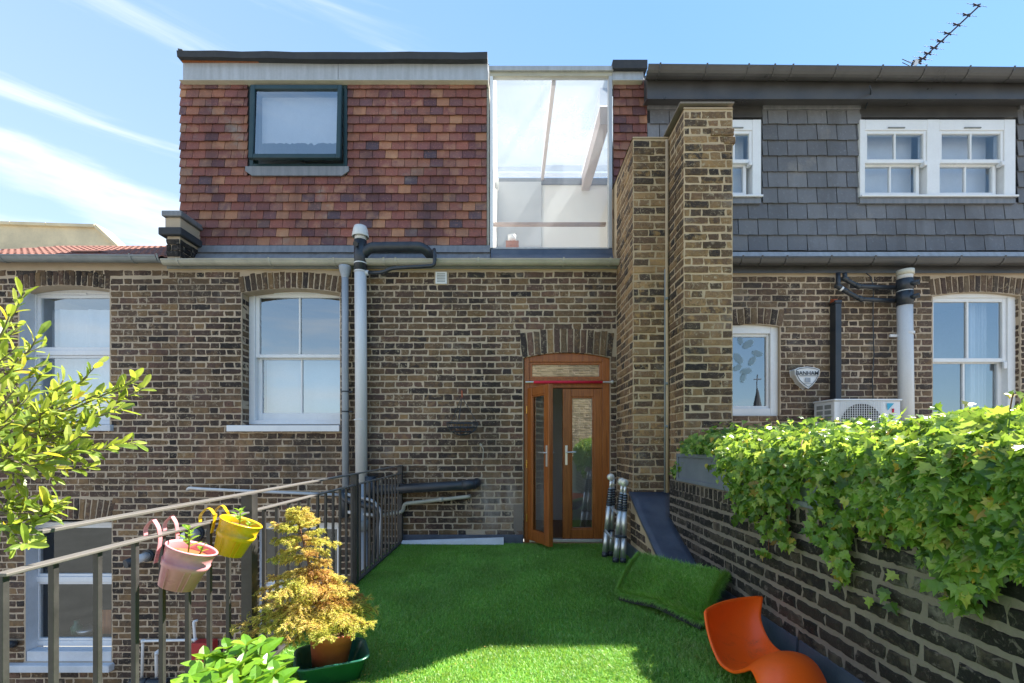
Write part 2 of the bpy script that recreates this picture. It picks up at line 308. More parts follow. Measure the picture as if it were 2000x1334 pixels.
class MB:
    """collects shapes in WORLD coordinates and links them as one mesh object"""
    def __init__(s): s.v = []; s.f = []
    def add(s, vs, fs):
        b = len(s.v); s.v += [tuple(v) for v in vs]; s.f += [tuple(i+b for i in f) for f in fs]; return s
    def box(s, x0, x1, y0, y1, z0, z1):
        vs = [(x0, y0, z0), (x1, y0, z0), (x1, y1, z0), (x0, y1, z0), (x0, y0, z1), (x1, y0, z1), (x1, y1, z1), (x0, y1, z1)]
        return s.add(vs, [(0, 3, 2, 1), (4, 5, 6, 7), (0, 1, 5, 4), (1, 2, 6, 5), (2, 3, 7, 6), (3, 0, 4, 7)])
    def obox(s, c, sx, sy, sz, M=None):
        M = M or Matrix.Identity(3)
        vs = [Vector(c)+M @ Vector((a_*sx/2, b_*sy/2, c_*sz/2)) for c_ in (-1, 1) for a_, b_ in ((-1, -1), (1, -1), (1, 1), (-1, 1))]
        return s.add(vs, [(0, 3, 2, 1), (4, 5, 6, 7), (0, 1, 5, 4), (1, 2, 6, 5), (2, 3, 7, 6), (3, 0, 4, 7)])
    def quad(s, a_, b_, c_, d_): return s.add([a_, b_, c_, d_], [(0, 1, 2, 3)])
    def tube(s, pts, r, n=12, cap=True):
        pts = [Vector(p) for p in pts]; rs = r if isinstance(r, (list, tuple)) else [r]*len(pts)
        t0 = (pts[1]-pts[0]).normalized(); up = Vector((0, 0, 1)) if abs(t0.z) < .9 else Vector((0, 1, 0))
        nrm = t0.cross(up).normalized(); vs = []; fs = []
        for i, p in enumerate(pts):
            t = (pts[min(i+1, len(pts)-1)]-pts[max(i-1, 0)])
            if t.length < 1e-9: t = t0
            t.normalize(); nrm = (nrm-t*nrm.dot(t)).normalized(); b = t.cross(nrm)
            vs += [p+(nrm*math.cos(k*2*math.pi/n)+b*math.sin(k*2*math.pi/n))*rs[i] for k in range(n)]
        for i in range(len(pts)-1):
            for k in range(n): fs.append((i*n+k, i*n+(k+1) % n, (i+1)*n+(k+1) % n, (i+1)*n+k))
        if cap: fs.append(tuple(range(n-1, -1, -1))); fs.append(tuple((len(pts)-1)*n+k for k in range(n)))
        return s.add(vs, fs)
    def lathe(s, c, prof, n=28, M=None):
        """prof: (radius, height) rings about the local z axis at c"""
        M = M or Matrix.Identity(3); vs = []; fs = []
        for r, h in prof: vs += [Vector(c)+M @ Vector((r*math.cos(k*2*math.pi/n), r*math.sin(k*2*math.pi/n), h)) for k in range(n)]
        for i in range(len(prof)-1):
            for k in range(n): fs.append((i*n+k, i*n+(k+1) % n, (i+1)*n+(k+1) % n, (i+1)*n+k))
        return s.add(vs, fs)
    def exx(s, prof, x0, x1, closed=True):
        """profile of (y, z) points swept along x"""
        n = len(prof); vs = [(x0, y, z) for y, z in prof]+[(x1, y, z) for y, z in prof]
        fs = [(i, (i+1) % n, n+(i+1) % n, n+i) for i in range(n if closed else n-1)]
        if closed: fs += [tuple(range(n-1, -1, -1)), tuple(range(n, 2*n))]
        return s.add(vs, fs)
    def exy(s, prof, y0, y1):
        n = len(prof); vs = [(x, y0, z) for x, z in prof]+[(x, y1, z) for x, z in prof]
        fs = [(i, (i+1) % n, n+(i+1) % n, n+i) for i in range(n)]+[tuple(range(n-1, -1, -1)), tuple(range(n, 2*n))]
        return s.add(vs, fs)
    def build(s, name, mat, parent=None, bevel=0, smooth=False, label=None, kind=None, solid=0):
        o0 = wl(parent); me = bpy.data.meshes.new(name)
        me.from_pydata([(v[0]-o0.x, v[1]-o0.y, v[2]-o0.z) for v in s.v], [], s.f); me.update()
        if smooth:
            for p in me.polygons: p.use_smooth = len(p.vertices) <= 4
        o = link(name, me, MT[mat] if isinstance(mat, str) else mat, parent)
        if solid:
            q = o.modifiers.new('solidify', 'SOLIDIFY'); q.thickness = solid
        if bevel:
            q = o.modifiers.new('bevel', 'BEVEL'); q.width = bevel; q.segments = 2; q.limit_method = 'ANGLE'
        return props(o, label, None, None, kind)
def box(name, mat, parent, x0, x1, y0, y1, z0, z1, bevel=.004, **k):
    return MB().box(x0, x1, y0, y1, z0, z1).build(name, mat, parent, bevel=bevel, **k)
def bend(pts, r=.06, n=5):
    pts = [Vector(p) for p in pts]; o = [pts[0]]
    for i in range(1, len(pts)-1):
        a_ = pts[i-1]-pts[i]; b_ = pts[i+1]-pts[i]; q = min(r, a_.length*.45, b_.length*.45)
        A = pts[i]+a_.normalized()*q; B = pts[i]+b_.normalized()*q
        for k in range(n+1):
            t = k/n; o.append(A*(1-t)**2+pts[i]*2*t*(1-t)+B*t*t)
    return o+[pts[-1]]
# --- many alike pieces: the first ones are objects sharing mesh data, the rest one joined mesh
def tmpl(vs, fs): return (np.array(vs, dtype=np.float64), [tuple(f) for f in fs])
def joined(name, tms, tidx, Ms, rnd, mat, parent, smooth=False):
    o0 = np.array(wl(parent)); V = []; L = []; ST = []; RN = []; vb = 0; lb = 0
    tidx = np.asarray(tidx); Ms = np.asarray(Ms); rnd = np.asarray(rnd)
    for t, (tv, tf) in enumerate(tms):
        sel = np.where(tidx == t)[0]
        if len(sel) == 0: continue
        A = Ms[sel]; v = np.einsum('nij,kj->nki', A[:, :3, :3], tv)+A[:, None, :3, 3]
        V.append(v.reshape(-1, 3)); nv = len(tv); N = len(sel)
        fl = np.array([i for f in tf for i in f]); ln = np.array([len(f) for f in tf]); st = np.concatenate([[0], np.cumsum(ln)[:-1]])
        L.append((fl[None, :]+(np.arange(N)*nv)[:, None]+vb).reshape(-1))
        ST.append((st[None, :]+(np.arange(N)*len(fl))[:, None]+lb).reshape(-1))
        RN.append(np.repeat(rnd[sel], len(tf))); vb += nv*N; lb += len(fl)*N
    V = np.concatenate(V)-o0; L = np.concatenate(L); ST = np.concatenate(ST); RN = np.concatenate(RN)
    me = bpy.data.meshes.new(name); me.vertices.add(len(V)); me.loops.add(len(L)); me.polygons.add(len(ST))
    me.vertices.foreach_set('co', V.astype(np.float32).ravel()); me.loops.foreach_set('vertex_index', L.astype(np.int32))
    me.polygons.foreach_set('loop_start', ST.astype(np.int32))
    me.polygons.foreach_set('use_smooth', np.full(len(ST), bool(smooth)))
    at = me.attributes.new('rnd', 'FLOAT', 'FACE'); at.data.foreach_set('value', RN.astype(np.float32))
    me.update(calc_edges=True); me.validate()
    o = link(name, me, mat, parent); o['kind'] = 'stuff'; return o
def pieces(name, stuffname, tms, items, mat, parent, limit=300, smooth=False):
    """items: (template index, 4x4 world matrix); sorted so that the first `limit` become objects"""
    mes = []
    for tv, tf in tms:
        me = bpy.data.meshes.new(name); me.from_pydata(tv.tolist(), [], tf); me.update(); me.materials.append(mat)
        if smooth:
            for p in me.polygons: p.use_smooth = True
        mes.append(me)
    T = Matrix.Translation(-wl(parent))
    for t, M in items[:limit]:
        o = bpy.data.objects.new(name, mes[t]); COL.objects.link(o); o.parent = parent; o.matrix_local = T @ M
    rest = items[limit:]
    if rest:
        joined(stuffname, tms, [t for t, _ in rest], [np.array(M) for _, M in rest], rng.random(len(rest)), mat, parent, smooth)
# brick templates, base width 1 unit = given width
def brick_t(w, h, d=.05, irr=.0035, nx=4):
    o = []
    def j(k=irr): return random.uniform(-k, k)
    vz = irr*.5
    for i in range(nx+1): o.append((-w/2+w*i/nx+j(), -h/2+j(vz)))
    o.append((w/2+j(), j()))
    for i in range(nx+1): o.append((w/2-w*i/nx+j(), h/2+j(vz)))
    o.append((-w/2+j(), j()))
    n = len(o); c = random.uniform(.003, .006)
    vs = []
    for x, z in o:                                  # front ring, inset
        vs.append((x*(1-2*c/w), random.uniform(-.0015, .0015), z*(1-2*c/h)))
    for x, z in o: vs.append((x, .004, z))
    for x, z in o: vs.append((x, d, z))
    cpt = len(vs); vs.append((j(.01), random.uniform(-.003, 0), j(.005)))
    fs = [(cpt, i, (i+1) % n) for i in range(n)]+[(i, n+i, n+(i+1) % n, (i+1) % n) for i in range(n)]
    fs += [(n+i, 2*n+i, 2*n+(i+1) % n, n+(i+1) % n) for i in range(n)]
    return tmpl(vs, fs)
BW, BH = .2115, .0612
BT = [brick_t(BW, BH, irr=.0068, nx=6) for _ in range(8)]+[brick_t(.0995, BH, nx=3, irr=.0058) for _ in range(6)]
BW2 = .198; BH2 = .054
BTD = [brick_t(BW2, BH2, irr=.008, nx=9) for _ in range(8)]+[brick_t(.094, BH2, nx=5, irr=.0075) for _ in range(6)]
def plane_M(org, ang, u, z, proud, rot=0.0, sx=1.0, sz=1.0):
    ud = Vector((math.cos(ang), math.sin(ang), 0)); nn = Vector((math.sin(ang), -math.cos(ang), 0))
    p = Vector(org)+ud*u+Vector((0, 0, z))+nn*proud
    return Matrix.Translation(p) @ Matrix.Rotation(ang, 4, 'Z') @ Matrix.Rotation(rot, 4, 'Y') @ Matrix.Diagonal((sx, 1, sz, 1))
def lay(org, ang, u0, u1, z0, z1, holes=(), ch=.075, zbase=0.0, proud=.004, bt_w=BW, str_p=.2250, hd_p=.1125, wob=.0015):
    """Flemish bond; holes are (ua, ub, za, zb) rectangles left free. Returns placed brick matrices."""
    items = []; k0 = math.floor((z0-zbase)/ch); k1 = math.ceil((z1-zbase)/ch)
    for k in range(k0, k1):
        za = zbase+k*ch; zc = za+ch/2
        if zc-ch*.25 < z0 or zc+ch*.25 > z1: continue
        iv = [(u0, u1)]
        for (ha, hb, hc, hd) in holes:
            if hc < zc < hd:
                nv = []
                for a_, b_ in iv:
                    if hb <= a_ or ha >= b_: nv.append((a_, b_)); continue
                    if ha > a_: nv.append((a_, ha))
                    if hb < b_: nv.append((hb, b_))
                iv = nv
        period = str_p+hd_p; ph = (k % 2)*(period/2)+random.uniform(-.012, .012)
        for a_, b_ in iv:
            if b_-a_ < .03: continue
            q = math.floor((a_-ph)/period)*period+ph; cuts = []
            while q < b_:
                for wdt, ty in ((str_p, 0), (hd_p, 1)):
                    jn = random.uniform(-.01, .01)
                    cuts.append(q+jn); q += wdt
            cuts = [a_]+[c for c in cuts if a_+.055 < c < b_-.055]+[b_]
            wv = math.sin(a_*3.1+k)*.0
            for c0, c1 in zip(cuts, cuts[1:]):
                w = c1-c0-.0145
                if w < .03: continue
                ty = 0 if w > .15 else 1; base = bt_w if ty == 0 else (.0995 if bt_w == BW else .094)
                ti = random.randrange(8) if ty == 0 else 8+random.randrange(6)
                if random.random() < .5: sx = w/base
                else: sx = w/base*random.uniform(.965, 1.0)
                u = (c0+c1)/2
                zj = zc+noise.noise(Vector((u*.7+org[0]*3, k*.2, 3.3)))*.006+random.uniform(-wob, wob)
                items.append((ti, plane_M(org, ang, u, zj, proud+random.uniform(-.003, .004), random.uniform(-.007, .007), sx, random.uniform(.93, 1.04))))
    return items
def arch(org, ang, ua, ub, zspring, rise, h, n, fan=.16, proud=.006):
    """segmental arch of bricks on end; returns pieces"""
    items = []; w = (ub-ua)/n
    for i in range(n):
        t = (i+.5)/n*2-1; u = ua+(i+.5)*w; rot = t*fan
        zb = zspring+rise*(1-t*t); hh = h*random.uniform(.93, 1.02)
        uu = u+math.sin(rot)*hh/2
        items.append((random.randrange(8), plane_M(org, ang, uu, zb+hh/2+.003, proud+random.uniform(-.003, .005), rot+math.pi/2, hh/BW*.985, (w-.011)/BH)))
    return items
def grid_wall(mb, org, ang, u0, u1, z0, z1, holes):
    us = sorted(set([u0, u1]+[min(max(h[0], u0), u1) for h in holes]+[min(max(h[1], u0), u1) for h in holes]))
    zs = sorted(set([z0, z1]+[min(max(h[2], z0), z1) for h in holes]+[min(max(h[3], z0), z1) for h in holes]))
    ud = Vector((math.cos(ang), math.sin(ang), 0)); o = Vector(org)
    for a_, b_ in zip(us, us[1:]):
        for c_, d_ in zip(zs, zs[1:]):
            um, zm = (a_+b_)/2, (c_+d_)/2
            if any(h[0] < um < h[1] and h[2] < zm < h[3] for h in holes): continue
            mb.quad(o+ud*a_+Vector((0, 0, c_)), o+ud*b_+Vector((0, 0, c_)), o+ud*b_+Vector((0, 0, d_)), o+ud*a_+Vector((0, 0, d_)))
def spandrel(mb, Y, ua, ub, zspring, rise, ztop):
    n = 12
    for i in range(n):
        t0, t1 = i/n*2-1, (i+1)/n*2-1; x0, x1 = ua+(ub-ua)*i/n, ua+(ub-ua)*(i+1)/n
        z0, z1 = zspring+rise*(1-t0*t0), zspring+rise*(1-t1*t1)
        mb.quad((x0, Y, z0), (x1, Y, z1), (x1, Y, ztop), (x0, Y, ztop))
        mb.quad((x0, Y, z0), (x0, Y+.16, z0), (x1, Y+.16, z1), (x1, Y, z1))
def near(items, ref=Vector((0, 0, 1.13))):
    return sorted(items, key=lambda q: (q[1].translation-ref).length)
# --- windows
def sash(win, X0, X1, Z0, Z1, Y, fw, cols=1, rows=1, mat='white', glass='glass', d=.045, bar=.02, fb=None):
    fb = fb or fw; mb = MB()
    mb.box(X0, X0+fw, Y, Y+d, Z0, Z1).box(X1-fw, X1, Y, Y+d, Z0, Z1)
    mb.box(X0+fw, X1-fw, Y+.001, Y+d-.001, Z1-fw, Z1-.0005).box(X0+fw, X1-fw, Y+.001, Y+d-.001, Z0+.0005, Z0+fb)
    mb.build('sash', mat, win, bevel=.004)
    xi0, xi1, zi0, zi1 = X0+fw, X1-fw, Z0+fb, Z1-fw
    for i in range(1, cols):
        x = xi0+(xi1-xi0)*i/cols; box('glazing_bar', mat, win, x-bar/2, x+bar/2, Y+.004, Y+d-.01, zi0, zi1)
    for j in range(1, rows):
        z = zi0+(zi1-zi0)*j/rows
        box('glazing_bar', mat, win, xi0, xi1, Y+.006, Y+d-.012, z-bar/2, z+bar/2)
    for i in range(cols):
        for j in range(rows):
            xa = xi0+(xi1-xi0)*i/cols; xb = xi0+(xi1-xi0)*(i+1)/cols; za = zi0+(zi1-zi0)*j/rows; zb = zi0+(zi1-zi0)*(j+1)/rows
            MB().quad((xa, Y+d*.5, za), (xb, Y+d*.5, za), (xb, Y+d*.5, zb), (xa, Y+d*.5, zb)).build('pane', glass, win)
def room(win, X0, X1, Z0, Z1, Y, depth=1.2, mat='room_grey'):
    mb = MB(); e_ = .03
    mb.quad((X0-e_, Y+depth, Z0-e_), (X1+e_, Y+depth, Z0-e_), (X1+e_, Y+depth, Z1+e_), (X0-e_, Y+depth, Z1+e_))
    mb.quad((X0-e_, Y, Z0-e_), (X0-e_, Y+depth, Z0-e_), (X0-e_, Y+depth, Z1+e_), (X0-e_, Y, Z1+e_))
    mb.quad((X1+e_, Y, Z0-e_), (X1+e_, Y, Z1+e_), (X1+e_, Y+depth, Z1+e_), (X1+e_, Y+depth, Z0-e_))
    mb.quad((X0-e_, Y, Z1+e_), (X0-e_, Y+depth, Z1+e_), (X1+e_, Y+depth, Z1+e_), (X1+e_, Y, Z1+e_))
    mb.quad((X0-e_, Y, Z0-e_), (X1+e_, Y, Z0-e_), (X1+e_, Y+depth, Z0-e_), (X0-e_, Y+depth, Z0-e_))
    return mb.build('room_lining', mat, win)
def curtain(win, X0, X1, Z0, Z1, Y, amp=.018, waves=9, mat='curtain', name='curtain'):
    n = max(8, int(waves*8)); vs = []; fs = []
    for i in range(n+1):
        t = i/n; x = X0+(X1-X0)*t; y = Y+amp*math.sin(t*waves*6.283)*(.6+.4*math.sin(t*17))
        vs += [(x, y, Z0), (x+amp*.3*math.sin(t*40), y*1.0+.004*math.sin(t*23), Z1)]
    for i in range(n): fs.append((2*i, 2*i+2, 2*i+3, 2*i+1))
    return MB().add(vs, fs).build(name, mat, win, smooth=True)
def reveal(mb, X0, X1, Y0, Y1, Z0, Z1, top=True):
    mb.quad((X0, Y0, Z0), (X0, Y1, Z0), (X0, Y1, Z1), (X0, Y0, Z1)); mb.quad((X1, Y0, Z0), (X1, Y0, Z1), (X1, Y1, Z1), (X1, Y1, Z0))
    mb.quad((X0, Y0, Z0), (X1, Y0, Z0), (X1, Y1, Z0), (X0, Y1, Z0))
    if top: mb.quad((X0, Y0, Z1), (X0, Y1, Z1), (X1, Y1, Z1), (X1, Y0, Z1))
YW = 5.29                                              # plane of the rear brick facades
WX = lambda x: PX(x, YW)
WZ = lambda y: PZ(y, YW)
# ================================================================ setting
MB().quad((-900, -900, -3.3), (900, -900, -3.3), (900, 900, -3.3), (-900, 900, -3.3)).build('ground', 'ground', kind='structure')
box('terrace_deck', 'slab', None, -1.335, 2.3, -2.2, YW, -.30, -.03, bevel=0, kind='structure')
box('deck_edge', 'rail', None, -1.36, -1.336, -2.2, YW-.02, -.30, -.012, bevel=0, kind='structure')

# ================================================================ house in the middle
XL, XR = WX(330), 1.238
mid = thing('terraced_house', (WX(600), YW, -3.3), 'brown brick terraced house in the centre with red tile-hung upper storey and open wooden doors', 'house')
wall = MB()
holes = [(WX(472), WX(664), WZ(834), WZ(562)), (WX(1022), WX(1192), -.03, WZ(688)), (WX(497), WX(662), -1.9, WZ(1018))]
grid_wall(wall, (0, YW, 0), 0, XL, XR, -3.3, 3.28, holes)
spandrel(wall, YW, WX(472), WX(664), WZ(572), .055, WZ(562)); spandrel(wall, YW, WX(1022), WX(1192), WZ(699), .065, WZ(688))
reveal(wall, WX(472), WX(664), YW, YW+.22, WZ(834), WZ(562)); reveal(wall, WX(1022), WX(1192), YW, YW+.2, -.03, WZ(688)); reveal(wall, WX(497), WX(662), YW, YW+.2, -1.9, WZ(1018))
wall_mid = wall.build('wall', 'mortar', mid)
bh = [(WX(469), WX(668), WZ(571), WZ(528)), (WX(472), WX(664), WZ(834), WZ(560)), (WX(1017), WX(1198), WZ(690), WZ(644)), (WX(1022), WX(1192), -.1, WZ(686)),
      (WX(496), WX(663), -1.9, WZ(1016)), (-1.30, 1.3, -4, .085), (WX(850), WX(875), WZ(556), WZ(531)), (WX(911), WX(947), WZ(1051), WZ(1039))]
toothM = [(XL-.01, XL+.112, k*.075+.001, (k+1)*.075-.001) for k in range(-24, 44) if k % 2 == 0]
toothL = [(XL-.003, XL+.3, k*.075+.001, (k+1)*.075-.001) for k in range(-24, 44) if k % 2]
it = lay((0, YW, 0), 0, XL, XR, -1.72, 3.155, bh+toothM)
it += arch((0, YW, 0), 0, WX(470), WX(667), WZ(572), .055, .19, 18, .18)
it += arch((0, YW, 0), 0, WX(1019), WX(1196), WZ(699), .06, .285, 14, .10)
# the brick edges of the openings, seen on their inner faces
for xj, za, zb in ((WX(472), WZ(832), WZ(574)), (WX(497), -1.72, WZ(1020))):
    it += lay((xj, YW+.012, 0), math.pi/2, 0, .15, za, zb, proud=.002)
pieces('brick', 'bricks', BT, near(it, Vector((-.6, 4.2, 1.7))), MT['brick'], wall_mid)
# bedding under the gutter
nb = 60; vs = []; fs = []
for i in range(nb+1):
    x = XL+(XR-XL)*i/nb; w = noise.noise(Vector((x*6, 0, 0)))*.012
    vs += [(x, YW-.012, 3.165+w*1.3), (x, YW-.02, 3.30)]
for i in range(nb): fs.append((2*i, 2*i+2, 2*i+3, 2*i+1))
MB().add(vs, fs).build('bedding_mortar', 'mortar_yellow', mid)
# window left of the pipes: sashes, sill
w = bpy.data.objects.new('window', None); COL.objects.link(w); w.parent = mid; WL[w.name] = wl(mid)
def window_root(parent):
    o = bpy.data.objects.new('window', None); COL.objects.link(o); o.parent = parent; WL[o.name] = wl(parent); return o
bpy.data.objects.remove(w)
w = window_root(mid); Yf = YW+.15
x0, x1, zt, zb = PX(487, Yf), WX(664)+.05, PZ(566, Yf), PZ(829, Yf)
mb = MB(); mb.box(x0, x0+.07, Yf-.01, Yf+.1, zb, zt+.06).box(x1-.07, x1, Yf-.01, Yf+.1, zb, zt+.06).box(x0+.07, x1-.07, Yf-.009, Yf+.1, zt-.045, zt+.075).box(x0+.07, x1-.07, Yf-.009, Yf+.1, zb, zb+.05)
mb.build('window_frame', 'white', w, bevel=.004)
zm = PZ(695, Yf)
sash(w, x0+.07, x1-.07, zm-.02, zt-.045, Yf+.01, .045, 2, 1, fb=.04, bar=.022)
sash(w, x0+.07, x1-.07, zb+.05, zm+.015, Yf+.058, .05, 2, 1, fb=.09, bar=.022)
box('sill', 'white', w, WX(449), WX(667), YW-.07, Yf+.0, WZ(843), WZ(831), bevel=.006)
curtain(w, x0+.1, x1-.1, zb+.05, zm+.02, Yf+.2, .002, 2, 'blind', 'blind')
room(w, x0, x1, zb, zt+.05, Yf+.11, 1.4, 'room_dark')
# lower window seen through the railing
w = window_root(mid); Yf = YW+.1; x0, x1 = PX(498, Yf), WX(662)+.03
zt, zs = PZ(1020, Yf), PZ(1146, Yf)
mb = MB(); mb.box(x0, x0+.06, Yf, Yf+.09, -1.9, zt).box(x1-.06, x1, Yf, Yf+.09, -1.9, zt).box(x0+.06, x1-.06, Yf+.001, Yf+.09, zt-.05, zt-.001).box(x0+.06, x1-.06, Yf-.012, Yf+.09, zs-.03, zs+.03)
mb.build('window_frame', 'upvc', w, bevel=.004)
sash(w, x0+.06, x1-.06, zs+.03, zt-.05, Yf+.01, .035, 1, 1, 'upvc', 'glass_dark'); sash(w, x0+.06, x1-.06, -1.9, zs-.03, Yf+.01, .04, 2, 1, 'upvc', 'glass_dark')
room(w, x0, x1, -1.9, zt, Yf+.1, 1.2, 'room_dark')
# door frame and leaves
YD0 = YW+.035
df = bpy.data.objects.new('door_frame', None); COL.objects.link(df); df.parent = mid; WL[df.name] = wl(mid)
xa, xb = WX(1024), WX(1192); zt = WZ(700); ztr = WZ(739)
box('jamb', 'wood', df, xa, xa+.062, YD0, YD0+.075, .0, WZ(690), .005); box('jamb', 'wood', df, xb-.085, xb, YD0, YD0+.075, .0, WZ(688), .005)
box('head', 'wood', df, xa+.062, xb-.085, YD0+.001, YD0+.075, WZ(706), WZ(686), .005); box('transom', 'wood', df, xa+.062, xb-.085, YD0-.004, YD0+.075, WZ(757), WZ(739), .006)
box('threshold', 'steel', df, xa+.062, xb-.085, YD0-.02, YD0+.075, .0, .035, .003)
mb = MB(); x0, x1 = xa+.062, xb-.085
mb.box(x0, x0+.035, YD0+.012, YD0+.06, WZ(739), WZ(706)).box(x1-.035, x1, YD0+.012, YD0+.06, WZ(739), WZ(706)).box(x0+.035, x1-.035, YD0+.013, YD0+.06, WZ(739), WZ(739)+.03).box(x0+.035, x1-.035, YD0+.013, YD0+.06, WZ(706)-.03, WZ(706))
mb.build('fanlight_sash', 'wood', df, bevel=.004)
MB().quad((x0+.03, YD0+.03, WZ(738)), (x1-.03, YD0+.03, WZ(738)), (x1-.03, YD0+.03, WZ(708)), (x0+.03, YD0+.03, WZ(708))).build('pane', 'glass_lo', df)
def door_leaf(hx, hy, ang, wd, zb, zt, hinge_right=False, label=None):
    """leaf built along local +x from its hinge, then turned"""
    o = bpy.data.objects.new('door', None); COL.objects.link(o); o.parent = mid; props(o, label)
    o.location = Vector((hx, hy, 0))-wl(mid); o.rotation_euler = (0, 0, ang); WL[o.name] = Vector((0, 0, 0))
    st = .098; mb = MB(); T = .056
    mb.box(0, st, 0, T, zb, zt).box(wd-st, wd, 0, T, zb, zt).box(st, wd-st, .001, T-.001, zt-st, zt-.001).box(st, wd-st, .001, T-.001, zb+.001, zb+.115)
    mb.build('door_rails', 'wood', o, bevel=.006)
    mb = MB(); q = .016; a_, b_, c_, d_ = st, wd-st, zb+.115, zt-st
    for yy in (.006, T-.02): mb.box(a_, a_+q, yy, yy+.014, c_, d_).box(b_-q, b_, yy, yy+.014, c_, d_).box(a_+q, b_-q, yy, yy+.014, c_, c_+q).box(a_+q, b_-q, yy, yy+.014, d_-q, d_)
    mb.build('glazing_bead', 'wood', o, bevel=.003)
    MB().quad((a_, T/2, c_), (b_, T/2, c_), (b_, T/2, d_), (a_, T/2, d_)).build('pane', 'glass_lo', o)
    xh = wd-st*.42 if not hinge_right else wd-st*.42
    for side in (-1, 1):
        y0 = -.008 if side < 0 else T+.0
        mb = MB().box(xh-.014, xh+.014, y0, y0+.008, .90, 1.13)
        yy = -.035 if side < 0 else T+.035
        mb.tube([(xh, T/2, 1.05), (xh, yy, 1.05)], .008, 8); mb.tube(bend([(xh, yy, 1.05), (xh-.11, yy, 1.052)], .01), .008, 8)
        mb.build('door_handle', 'steel', o, bevel=.002)
    for zz_ in (zb+.25, (zb+zt)/2, zt-.25): MB().tube([(-.006, -.006, zz_-.045), (-.006, -.006, zz_+.045)], .010, 8).build('hinge', 'brass', o)
    return o
zb, ztt = .035, WZ(758)
door_leaf(WX(1030), YD0-.005, -math.atan2(.46, .235), .475, zb, ztt, label='left-hand glazed wooden door standing open')
# right leaf: hinge on its right-hand side, so turned half round
o = door_leaf(xb-.086, YD0+.060, math.pi, .462, zb, ztt, label='right-hand glazed wooden door, shut')
# room behind the doors
mb = MB(); mb.box(xa-.6, xb+.5, YW+1.5, YW+1.52, 0, 2.4); mb.build('hall_wall', 'room_light', mid)
mb = MB(); mb.quad((xa-.6, YW+.12, 0.02), (xb+.5, YW+.12, 0.02), (xb+.5, YW+2.6, 0.02), (xa-.6, YW+2.6, 0.02)); mb.build('hall_floor', 'wood', mid)
mb = MB(); mb.quad((xa-.6, YW+.12, 2.4), (xb+.5, YW+.12, 2.4), (xb+.5, YW+2.6, 2.4), (xa-.6, YW+2.6, 2.4))
mb.quad((xa-.6, YW+.12, 0), (xa-.6, YW+2.6, 0), (xa-.6, YW+2.6, 2.4), (xa-.6, YW+.12, 2.4)); mb.quad((xb+.5, YW+.12, 0), (xb+.5, YW+2.6, 0), (xb+.5, YW+2.6, 2.4), (xb+.5, YW+.12, 2.4)); mb.build('hall_lining', 'room_light', mid)
# lead flashing at the foot of the tile-hung storey
YT = 5.50
def strip(name, mat, parent, x0, x1, prof, seams=0, seed=1):
    o = MB().exx(prof, x0, x1).build(name, mat, parent, bevel=.003)
    return o
x0f, x1f = PX(361, 5.4), PX(955, 5.4); n = 5
for i in range(n):
    a_ = x0f+(x1f-x0f)*i/n; b_ = x0f+(x1f-x0f)*(i+1)/n+.012
    zt1, zm1, zb1 = PZ(479, 5.46), PZ(492, 5.42), PZ(512, 5.33)
    MB().exx([(5.462, zt1), (5.43, zm1-.004), (5.40, zm1-.01), (5.44, zm1-.012), (5.50, zt1)], a_, b_).build('lead_flashing', 'lead', mid, bevel=.003)
    MB().exx([(5.435, zm1+.004), (5.33, zb1), (5.345, zb1-.006), (5.47, zm1)], a_+.05, b_+.05 if i < n-1 else b_).build('lead_flashing', 'lead', mid, bevel=.003)
MB().exx([(5.43, PZ(484, 5.43)), (5.40, PZ(497, 5.40)), (5.30, PZ(510, 5.30)), (5.33, PZ(513, 5.30)), (5.5, PZ(488, 5.5))], PX(958, 5.35), PX(1199, 5.35)).build('lead_flashing', 'felt_blue', mid, bevel=.003)
# gutter, brackets
def gutter(parent, x0, x1, Y, ztop, r, mat, brackets, z2=None, bmat=None, n=10):
    z2 = ztop if z2 is None else z2; vs = []; fs = []; prof = []
    for i in range(n+1):
        a_ = math.pi*i/n; prof.append((-r*math.cos(a_), -r*math.sin(a_)))
    prof = [(-r-.006, 0.0), (-r-.006, -.012)]+prof[1:-1]+[(r, 0)]
    inner = [(p[0]*.9, p[1]*.88) for p in reversed(prof)]
    pr = prof+inner; k = len(pr)
    for x, zz_ in ((x0, ztop), (x1, z2)): vs += [(x, Y+a_, zz_+b_) for a_, b_ in pr]
    fs = [(i, (i+1) % k, k+(i+1) % k, k+i) for i in range(k)]+[tuple(range(k-1, -1, -1)), tuple(range(k, 2*k))]
    g = MB().add(vs, fs).build('gutter', mat, parent, smooth=False)
    for xb_ in brackets:
        zt_ = ztop+(z2-ztop)*(xb_-x0)/(x1-x0); mb = MB(); w_ = .018; vs = []; R2 = r+.008
        pp = [(-R2-.006, .008)]+[(-R2*math.cos(math.pi*i/8), -R2*math.sin(math.pi*i/8)) for i in range(9)]+[(R2, .008)]
        for x in (xb_-w_/2, xb_+w_/2): vs += [(x, Y+a_, zt_+b_) for a_, b_ in pp]
        kk = len(pp); mb.add(vs, [(i, i+1, kk+i+1, kk+i) for i in range(kk-1)]); mb.build('gutter_bracket', bmat or mat, g, solid=.006)
    return g
gutter(mid, WX(333), WX(1205), 5.19, PZ(509, 5.19), .056, 'gutter', [PX(x, 5.19) for x in (352, 530, 655, 752, 775, 935, 1100, 1190)])
MB().exx([(5.255, PZ(509, 5.255)+.005), (5.285, PZ(509, 5.255)+.005), (5.285, PZ(526, 5.285)), (5.255, PZ(526, 5.285))], XL, XR).build('fascia_board', 'gutter_grey', mid)
